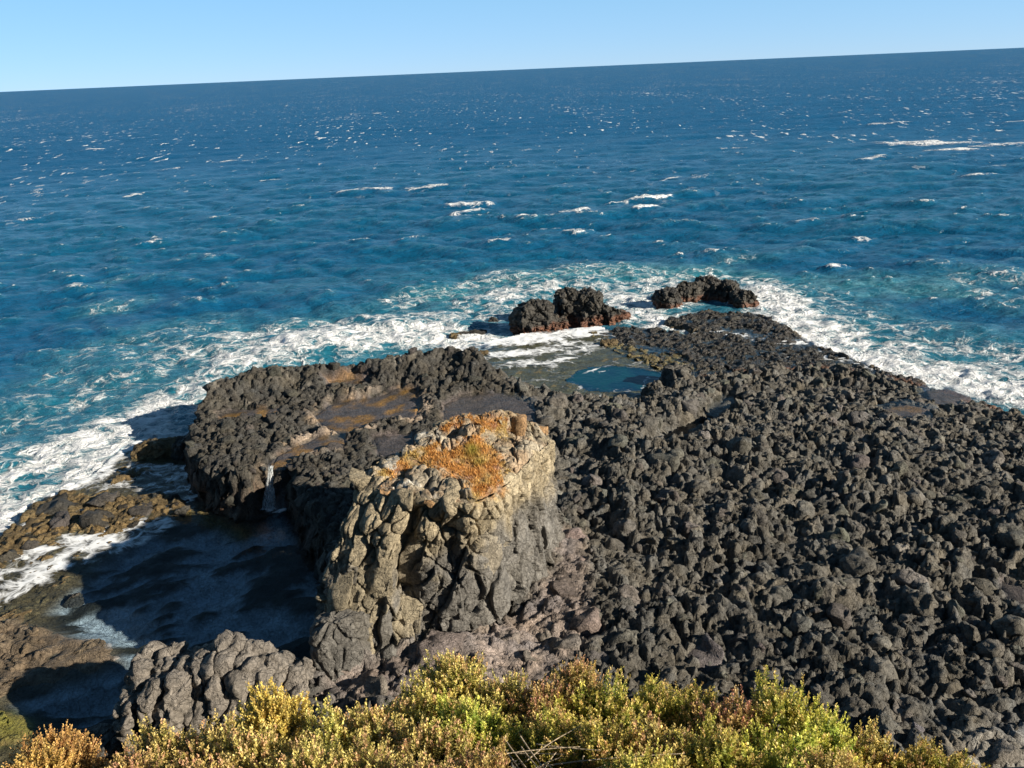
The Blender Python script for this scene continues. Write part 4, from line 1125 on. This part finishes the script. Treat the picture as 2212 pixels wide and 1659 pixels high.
ccap = (c_*(1-g_)+green*g_)
rockc = tan_*(.8+.4*lr1[:, None]); 
rs_ = (.45*sstep(-.1, .3, fbm(capV*1.1+12, 3)))[:, None]; rockc = rockc*(1-rs_)+np.array([.40, .23, .11])*rs_
qx, qy, _ = project(capV)
gu = (sstep(.12, .35, fbm(capV*2.4+2, 3))*sstep(980, 900, qx)*sstep(.45, .2, inward))[:, None]; rockc = rockc*(1-gu)+np.array([.62, .59, .53])*gu
ccap = ccap*gm[:, None]+rockc*(1-gm[:, None])
ft_ = sstep(.86, .97, vv)*grassy(Pc)
cf_, gf_, _, _ = top_col(Pc)
fcol = fcol*(1-ft_[:, None])+cf_*ft_[:, None]
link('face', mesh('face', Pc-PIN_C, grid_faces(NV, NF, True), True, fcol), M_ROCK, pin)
link('turf', mesh('turf', capV-PIN_C, grid_faces(nr_, NT_, True), True, ccap), M_ROCK, pin)
# stones along the rim and the right hand part of the top
rt = np.random.default_rng(5)
cand = []
for _ in range(700):
    k = rt.integers(NU); f = 1-abs(rt.normal(0, .24)); 
    if f < .02: continue
    p = capc*(1-f)+TR[k]*f
    qx, qy, _ = project(p[None]); qx, qy = qx[0], qy[0]
    rightside = qx > 1060+.0*qy and f > .25
    mid = 855 < qx < 1050 and 950 < qy < 1062
    if mid and rt.random() < .95: continue
    if f > .8 and 1000 < qx < 1090 and qy > 1040 and rt.random() < .9: continue
    if grassy(p[None])[0] > .3 and rt.random() < .9: continue
    if f < .72 and not rightside and rt.random() < .93: continue
    cand.append((p[0], p[1], p[2], float(np.exp(rt.normal(math.log(.40), .35)))))
cand.sort(key=lambda c: -c[3]*rt.uniform(.5, 1))
ids = dart([c[:2] for c in cand], [c[3] for c in cand])
cand = np.array([cand[i] for i in ids]); print('top stones', len(cand))
Vt, g4, g3 = knob_meshes(cand[:, :2], cand[:, 3], cand[:, 2]-.14, cand[:, 3]*rt.uniform(.20, .42, len(cand)), rt.normal(0, .15, (len(cand), 2)), 18, .12, .6, 8)
for i in range(len(cand)):
    c0_ = Vt[i].mean(0)
    qx, qy, _ = project(c0_[None])
    cs_ = TAN*np.exp(rt.normal(0, .12))*1.02
    if qx[0] < 960 and qy[0] < 1035 and rt.random() < .55: cs_ = np.array([.52, .48, .41])
    elif rt.random() < .2: cs_ = np.array([.36, .22, .11])
    link('knob', mesh('knob', Vt[i]-c0_, [g4, g3], True, np.tile(cs_, (Vt.shape[1], 1))), M_ROCK, pin, [float(v) for v in c0_-PIN_C])
# short dry grass
NB = 26000
k = rt.integers(NT_, size=NB); f = np.sqrt(rt.random(NB))*.98
gp = capc[None]*(1-f[:, None])+TRf[k]*f[:, None]
keepg = (grassy(gp) > .35+.3*rt.random(NB)) & (fbm(gp*2.2+60, 2) > -.25)
gp = gp[keepg]; NB = len(gp)
fi = np.interp(f[keepg], fr, np.arange(nr_)).astype(int)
gp[:, 2] = capV.reshape(nr_, NT_, 3)[np.clip(fi, 0, nr_-1), k[keepg], 2]
c_, g_, green, tan_ = top_col(gp)
ang = rt.uniform(0, 2*np.pi, NB); hh = rt.uniform(.05, .15, NB)*(1+1.2*g_[:, 0]); ww = rt.uniform(.012, .022, NB)
dx = np.cos(ang)*ww; dy = np.sin(ang)*ww
lean = rt.normal(0, .06, (NB, 2))
gv = np.stack([gp+np.stack([-dx, -dy, -.02+0*dx], 1), gp+np.stack([dx, dy, -.02+0*dx], 1), gp+np.stack([lean[:, 0], lean[:, 1], hh], 1)], 1).reshape(-1, 3)
gc = (c_*(1-g_)+green*g_)*np.exp(rt.normal(0, .2, (NB, 1)))
gr = link('grass', mesh('grass', gv-PIN_C, np.arange(NB*3).reshape(-1, 3), False, np.repeat(gc, 3, 0)), M_GRASS, pin); gr['kind'] = 'stuff'

# cracked dark boulder leaning on the pinnacle's left foot
def big_boulder(name, label, px_, py_, z0, rx, ry, h, colr, rot=0, lean=(0, 0), knob=.9, amp=.28):
    c = at(px_, py_, z0); c[1] += ry*.7
    colf = lambda W, V: np.tile(colr, (len(W), 1))*(1+.35*fbm(W*1.1, 3)[:, None])
    V, Fq, col = lump(c[0], c[1], c[2]-.4, rx, ry, h+.4, rot, seed=px_*.11, nth=150, nt_=64, side=.5, knob=knob, amp=amp, fl=.05, colf=colf, lean=lean, chip=3)
    o = link(name, mesh(name, V, Fq, True, col), M_ROCK, None, [float(c[0]), float(c[1]), float(c[2]-.4)])
    return tag(o, label, 'rock')
big_boulder('cracked_boulder', 'dark grey cracked rounded boulder at the left foot of the pinnacle', 742, 1475, 1.7, 1.25, 1.1, 2.35, SLAB*.85, 0, (0, 0), 1.5, .24)

# ------------------------------------------------------------------ the lobed rock in the foreground
LC = at(450, 1560, .3)
lob = thing('lobed_rock', LC, 'rounded rock with thick rope-like lobes between the shaded pool and the shrubs', 'rock')
def rib(path, rad, seed, nring=110, nseg=64):
    path = np.array(path); m = len(path)
    tt = np.linspace(0, m-1.0001, nring); i = tt.astype(int); f = (tt-i)[:, None]
    g = lambda k: path[np.clip(k, 0, m-1)]
    p0, p1, p2, p3 = g(i-1), g(i), g(i+1), g(i+2)
    C = .5*((2*p1)+(-p0+p2)*f+(2*p0-5*p1+4*p2-p3)*f**2+(-p0+3*p1-3*p2+p3)*f**3)
    R = np.interp(tt, np.arange(m), rad)
    Tn = np.gradient(C, axis=0); Tn /= np.linalg.norm(Tn, axis=1)[:, None]
    Sx = np.array([1.0, 0, 0])-Tn*Tn[:, :1]; Sx /= np.linalg.norm(Sx, axis=1)[:, None]
    Sy = np.cross(Tn, Sx)
    th = np.linspace(0, 2*np.pi, nseg, endpoint=False)
    V = C[:, None]+R[:, None, None]*(np.cos(th)[None, :, None]*Sx[:, None]+np.sin(th)[None, :, None]*Sy[:, None])
    V = V.reshape(-1, 3)
    f1, f2 = worley(V*1.15+seed)
    cN = np.repeat(C, nseg, 0); nn = (V-cN)/np.linalg.norm(V-cN+1e-9, axis=1)[:, None]
    g1_, g2_ = worley(V*4.2+seed)
    V = V+nn*(.34*(.5-f1)-.10*sstep(.14, 0, f2-f1)+.05*(.5-g1_)-.03*sstep(.12, 0, g2_-g1_))[:, None]+vfbm(V*.8+3, 3)*.42+vfbm(V*3, 3)*.10+vfbm(V*8, 2)*.03
    return V, grid_faces(nring, nseg, True)
CL = np.array([.20, .178, .155])
RIBS = [(318,1446,3.1,.44),(356,1424,3.4,.34),(412,1445,3.3,.50),(452,1430,3.45,.34),(490,1422,3.5,.52),(545,1434,3.4,.50),(590,1450,3.1,.44),(640,1468,2.6,.40)]
for i, (rx_, ry_, rz_, rr_) in enumerate(RIBS):
    p = at(rx_, ry_, rz_)
    bend = .25*math.sin(i*2.1)
    low_ = p[2]-.1
    dn = .35 if i < 2 else 1.0
    path = [p+np.array([.15, 1.1, -1.7]), p+np.array([.1, .75, -.35]), p, p+np.array([-.1+bend*.5, -.65, -.35]), p+np.array([-.25+bend, -1.15, -1.0*dn-.2]), p+np.array([-.35+bend, -1.35, -2.0*dn-.3]), p+np.array([-.35, -1.2, -3.0])]
    V, Fq = rib(path, [.3, rr_, rr_*1.12, rr_*1.1, rr_*1.05, rr_, .3], i*5.1)
    lowc = sstep(1.9, 1.0, V[:, 2])[:, None]
    cl = CL*(1-lowc)+SLAB*lowc
    link('lobe', mesh('lobe', V-LC, Fq, True, cl), M_ROCK, lob)
c = at(460, 1500, 1.8)
V, Fq, col = lump(c[0], c[1]+.4, -.3, 2.5, 1.35, 3.3, 0, 3.3, 120, 50, .6, .9, .3, .08, lambda W, V: np.tile(SLAB*.85, (len(W), 1)))
link('core', mesh('core', V, Fq, True, col), M_ROCK, lob, [float(c[0]-LC[0]), float(c[1]+.4-LC[1]), float(-.3-LC[2])])
big_boulder('dark_boulder', 'dark boulder low at the left foot of the lobed rock', 300, 1585, .2, .9, .8, 1.0, SLAB*.8)
big_boulder('dark_boulder', 'dark boulder in shade behind the orange shrub', 190, 1655, .2, 1.6, 1.0, 1.0, SLAB*.6)
# rubble between the boulder and the shrubs
rr3 = np.random.default_rng(77)
rub = ['broken pinkish stone in the rubble between the cracked boulder and the shrubs']
for i in range(48):
    px_, py_ = rr3.uniform(660, 1180), rr3.uniform(1440, 1505)
    if px_ < 830 and py_ < 1490: continue
    p = at(px_, py_, 2.0); s_ = float(np.exp(rr3.normal(math.log(.24), .35)))
    g = float(ground(p[0], p[1]))
    V, Fq, col = lump(p[0], p[1], g-.1, s_, s_*.8, s_*1.0+.1, rr3.uniform(0, 3), i*1.9, 22, 9, .5, .35, .12, .1, lambda W, V: np.tile(C_APRON*np.exp(rr3.normal(-.25, .3)), (len(W), 1)))
    o = link('stone', mesh('stone', V, Fq, False, col), M_ROCK, None, [float(p[0]), float(p[1]), g-.1])
    tag(o, rub[0], 'stone', 'rubble at the foot of the pinnacle')

# ------------------------------------------------------------------ the little waterfall
wt_ = at(590, 1001, 2.62); wb = at(585, 1095, .33)
wf = thing('waterfall', (wb[0], wb[1], .33), 'thin white waterfall dropping off the left terrace into the shaded pool', 'waterfall')
r4 = np.random.default_rng(12)
for i in range(16):
    o0 = r4.normal(0, .07); o1 = r4.normal(0, .26)
    n = 18; t = np.linspace(0, 1, n)
    xx = wt_[0]+o0+(wb[0]-wt_[0]+o1)*t**1.6; yy = wt_[1]-.30-(.55+.2*r4.random())*t**.9; zz = wt_[2]+.02-(wt_[2]-.30)*t**1.7
    wdt = (.022+.055*t)*r4.uniform(.5, 1.4)
    sg = 6; th = np.linspace(0, 2*np.pi, sg, endpoint=False)
    V = np.stack([xx[:, None]+wdt[:, None]*np.cos(th), yy[:, None]+.4*wdt[:, None]*np.sin(th), np.repeat(zz[:, None], sg, 1)], -1).reshape(-1, 3)
    link('strand', mesh('strand', V-np.array([wb[0], wb[1], .33]), grid_faces(n, sg, True), True), M_FALL, wf)

# ------------------------------------------------------------------ the headland the photo is taken from
def head_z(x, y):
    edge = 3.55 + 0.5*np.sin(x*.35+1) - sstep(-4, -20, x)*2 - sstep(1.2, 3.0, x)*.7
    top = np.where(y < .8, 20.4, 20.4-(y-.8)*.92)
    top = np.maximum(top, 17.4)
    top = top + 0*x
    t = np.clip((y-edge)/5.0, 0, 1)
    return top*(1-t**.6) + 1.0*t**.6
hx = np.concatenate([np.arange(-60, -8, 1.0), np.arange(-8, 14, .25), np.arange(14, 61, 1.0)]); hy = np.concatenate([np.arange(-40, -1, 1.5), np.arange(-1, 15, .25)])
HX, HY = np.meshgrid(hx, hy); q1, q2 = HX.ravel(), HY.ravel()
hz = head_z(q1, q2) + .14*fbm(P3(q1, q2)*1.2, 3)
hl = link('headland', mesh('headland', np.stack([q1, q2, hz], 1), grid_faces(len(hy), len(hx)), True), M_SOIL)
tag(hl, 'brown earth of the cliff top below the shrubs', None, None, 'structure')

# ------------------------------------------------------------------ shrubs
def shrub_mesh(seed, palette, nsh=520, nlf=34):
    r = np.random.default_rng(seed)
    # lobed dome, radius 1 and height 1
    d = r.normal(size=(nsh, 3)); d[:, 2] = np.abs(d[:, 2])*1.1-.12; d /= np.linalg.norm(d, axis=1)[:, None]
    lob_ = 1+.55*noise3(d*1.9+seed*3.1)
    tip = d*lob_[:, None]*np.array([.80, .80, .72])*r.uniform(.78, 1.06, (nsh, 1)) + np.array([0, 0, .25])
    axis = d*.85+np.array([0, 0, .5])+r.normal(0, .22, (nsh, 3)); axis /= np.linalg.norm(axis, axis=1)[:, None]
    Ls = r.uniform(.22, .42, nsh)
    t = (np.arange(nlf)/nlf)[None, :]
    ang = np.arange(nlf)[None, :]*2.4+r.uniform(0, 6, (nsh, 1))
    up = np.where(np.abs(axis[:, 2:]) > .9, np.array([[1.0, 0, 0]]), np.array([[0, 0, 1.0]]))
    e1 = np.cross(axis, up); e1 /= np.linalg.norm(e1, axis=1)[:, None]; e2 = np.cross(axis, e1)
    rad = np.cos(ang)[..., None]*e1[:, None]+np.sin(ang)[..., None]*e2[:, None]
    base = tip[:, None]-axis[:, None]*(Ls[:, None]*(1-t))[..., None]
    base = base + r.normal(0, .012, base.shape)
    ldir = rad*(1.0-.55*t)[..., None]+axis[:, None]*(.35+.7*t)[..., None]+r.normal(0, .2, base.shape)
    ldir /= np.linalg.norm(ldir, axis=-1)[..., None]
    ll = (.056*(1.1-.5*t)*r.uniform(.7, 1.3, (nsh, nlf)))[..., None]
    side = np.cross(ldir, axis[:, None]+.01); side /= np.linalg.norm(side, axis=-1)[..., None]+1e-6
    wv = ll*.36
    v0 = base; v1 = base+ldir*ll*.55+side*wv; v2 = base+ldir*ll; v3 = base+ldir*ll*.55-side*wv
    V = np.stack([v0, v1, v2, v3], 2).reshape(-1, 3)
    Fq = np.arange(nsh*nlf*4).reshape(-1, 4)
    hue = r.random(nsh)
    ca_, cb_, cc_ = palette
    tipc = np.where((hue < .30)[:, None], cc_, cb_)
    tt = np.clip(t[..., None]*1.25-.25+r.normal(0, .18, (nsh, nlf, 1)), 0, 1)
    c = ca_*(1-tt)+tipc[:, None]*tt
    c = c*np.exp(r.normal(0, .22, (nsh, nlf, 1)))*np.exp(r.normal(0, .15, (nsh, 1, 1)))
    c = np.repeat(c.reshape(-1, 3), 4, 0)
    me = mesh('foliage', V, Fq, False, c)
    # woody stems to a handful of the shoots
    Vs_, Fs_ = [], []
    st = []
    for k in r.choice(nsh, 26, replace=False):
        p0 = np.array([r.normal(0, .06), r.normal(0, .06), -.12]); p2 = tip[k]-axis[k]*Ls[k]*.8; p1 = (p0+p2)/2+np.array([0, 0, .10])
        st.append((p0, p1, p2))
    return me, st
def stem_mesh(paths, r0, r1):
    Vv, Ff = [], []
    n, sg = 7, 5
    for j, (p0, p1, p2) in enumerate(paths):
        t = np.linspace(0, 1, n)[:, None]; C = p0*(1-t)**2+2*p1*t*(1-t)+p2*t**2
        R = r0*(1-t)+r1*t; th = np.linspace(0, 2*np.pi, sg, endpoint=False)
        Tn = np.gradient(C, axis=0); Tn /= np.linalg.norm(Tn, axis=1)[:, None]
        a_ = np.cross(Tn, np.array([.3, .9, .1])); a_ /= np.linalg.norm(a_, axis=1)[:, None]; b_ = np.cross(Tn, a_)
        Vv.append((C[:, None]+R[:, None]*(np.cos(th)[None, :, None]*a_[:, None]+np.sin(th)[None, :, None]*b_[:, None])).reshape(-1, 3))
        Ff.append(grid_faces(n, sg, True)+j*n*sg)
    return mesh('stem', np.concatenate(Vv), np.concatenate(Ff), True)
A_ = np.array
PAL = {'gold': (A_([.22, .20, .045]), A_([.60, .48, .17]), A_([.54, .33, .18])),
       'green': (A_([.18, .21, .030]), A_([.55, .47, .12]), A_([.50, .34, .14])),
       'pink': (A_([.20, .18, .045]), A_([.56, .44, .16]), A_([.50, .29, .17])),
       'orange': (A_([.24, .16, .035]), A_([.57, .40, .13]), A_([.50, .30, .10]))}
PROTO = {}
for i, (k, v) in enumerate((('gold', 0), ('gold', 1), ('green', 0), ('green', 1), ('green', 2), ('pink', 0), ('pink', 1), ('orange', 0))):
    me, st = shrub_mesh(100+i*7, PAL[k]); me.materials.append(M_LEAF)
    sm = stem_mesh(st, .022, .008); sm.materials.append(M_STEM)
    PROTO.setdefault(k, []).append((me, sm))
# crown top in photo pixels, distance from the eye, crown half width (m), palette, label
SHRUBS = [
    (95,1592,4.1,.24,'orange','orange-brown shrub at the far left end of the row'),
    (45,1640,3.9,.20,'orange','small orange shrub at the bottom left corner'),
    (330,1588,4.1,.26,'gold','pale gold shrub right of the gap beside the orange shrub'),
    (255,1640,3.8,.20,'gold','low gold shrub on the left side of the gap'),
    (430,1585,4.0,.27,'gold','pale gold shrub below the lobed rock'),
    (575,1505,4.3,.27,'orange','golden shrub rising in front of the right end of the lobed rock'),
    (520,1600,3.8,.30,'gold','broad pale gold shrub below the golden one'),
    (690,1560,4.1,.30,'gold','pale shrub left of the middle of the row'),
    (640,1628,3.6,.26,'pink','pinkish shrub along the lower picture edge left of the middle'),
    (790,1545,4.1,.30,'gold','creamy gold shrub below the cracked boulder'),
    (770,1625,3.6,.28,'pink','pinkish gold shrub at the lower edge below the cracked boulder'),
    (895,1490,4.3,.27,'gold','gold shrub left of the tallest peak of the row'),
    (970,1425,4.4,.26,'gold','tallest gold shrub peak below the pinnacle'),
    (905,1580,3.8,.32,'pink','large shrub with pink tips below the tallest peak'),
    (1010,1530,4.0,.27,'green','green shrub just under the tallest peak'),
    (1085,1478,4.3,.26,'pink','reddish shrub right of the tallest peak'),
    (1030,1632,3.5,.24,'gold','gold shrub at the lower edge beside the dry twigs'),
    (1165,1490,4.2,.26,'pink','red-tipped shrub in the middle of the row'),
    (1185,1560,3.9,.26,'green','green shrub above the dry twigs'),
    (1245,1440,4.4,.20,'gold','narrow shrub with a single tall spike'),
    (1300,1490,4.2,.30,'green','yellow-green shrub right of the spike'),
    (1290,1575,3.8,.30,'green','broad green shrub right of the dry twigs'),
    (1400,1490,4.3,.28,'green','leafy yellow-green shrub with dark hollow below'),
    (1500,1500,4.3,.24,'green','shrub with an upright bright sprig'),
    (1430,1590,3.8,.32,'pink','pink-tipped shrub below the dark hollow'),
    (1590,1520,4.2,.28,'pink','reddish green shrub left of the bright green mound'),
    (1560,1600,3.8,.28,'green','green shrub at the lower edge left of the bright green mound'),
    (1695,1500,4.3,.30,'green','bright green mound standing highest on the right side'),
    (1690,1600,3.9,.32,'green','bright green shrub below the green mound'),
    (1790,1565,4.2,.28,'green','yellow-green shrub on the slope right of the green mound'),
    (1800,1640,3.8,.26,'pink','rusty shrub at the lower edge right of the green mound'),
    (1890,1598,4.3,.26,'gold','low rusty gold shrub on the right slope'),
    (1980,1622,4.3,.26,'green','low green shrub near the right end of the row'),
    (2070,1645,4.3,.22,'green','last low shrub at the right end of the row'),
    (1380,1655,3.4,.26,'green','dark green shrub on the bottom edge below the leafy shrub'),
    (1900,1665,4.0,.26,'green','green shrub cut by the bottom edge at the right'),
    (420,1665,3.6,.28,'gold','gold shrub cut by the bottom edge at the left'),
    (900,1662,3.4,.24,'pink','pink shrub cut by the bottom edge near the middle'),
]
cnt = {}
for (sx_, sy_, sd_, rw, pal, lab) in SHRUBS:
    p = at_dist(sx_, sy_, sd_)
    rw *= .98
    j = cnt.get(pal, 0); cnt[pal] = j+1
    me, sm = PROTO[pal][j % len(PROTO[pal])]
    hz_ = rw*1.25
    g = float(head_z(np.array([p[0]]), np.array([p[1]]))[0])
    top = p[2]; zc = top-hz_*1.02
    root = thing('coastal_shrub', (p[0], p[1], min(g, zc)), lab, 'shrub', 'shrubs along the cliff edge')
    fo = link('foliage', me, None, root, (0, 0, zc-min(g, zc))); fo['kind'] = 'stuff'
    fo.scale = (rw, rw, hz_); fo.rotation_euler = (0, 0, j*2.1+sx_*.01)
    so_ = link('stem', sm, None, root, (0, 0, zc-min(g, zc))); so_.scale = fo.scale; so_.rotation_euler = fo.rotation_euler
    trk = stem_mesh([(np.array([0, 0, -.1]), np.array([.02, 0, .3*(zc-g)]), np.array([0, 0, max(zc-g, .05)+.1]))], .022, .016); trk.materials.append(M_STEM)
    link('trunk', trk, None, root, (0, 0, g-min(g, zc)))
# dry twigs
tw0 = at_dist(1170, 1648, 3.7)
tg = head_z(np.array([tw0[0]]), np.array([tw0[1]]))[0]
r6 = np.random.default_rng(8)
tws = thing('dry_twigs', (tw0[0], tw0[1], tg), 'bare pale dry twigs between the shrubs at the bottom edge', 'twigs')
for i in range(22):
    a0 = r6.normal(0, .10, 3)*np.array([1, .6, .25]); dr = np.array([r6.normal(.10, .12), r6.normal(-.05, .08), r6.normal(.02, .03)])
    z_ = tw0[2]-tg-.03
    pth = [(np.array([a0[0]-dr[0]*.6, a0[1]-dr[1], z_+a0[2]]), np.array([a0[0], a0[1], z_+a0[2]+.03]), np.array([a0[0]+dr[0], a0[1]+dr[1], z_+a0[2]+dr[2]]))]
    link('twig', stem_mesh(pth, .0035, .0018), M_TWIG, tws)
link('stump', stem_mesh([(np.array([0, 0, -.05]), np.array([.02, 0, .3]), np.array([0, 0, float(tw0[2]-tg)]))], .03, .012), M_STEM, tws)
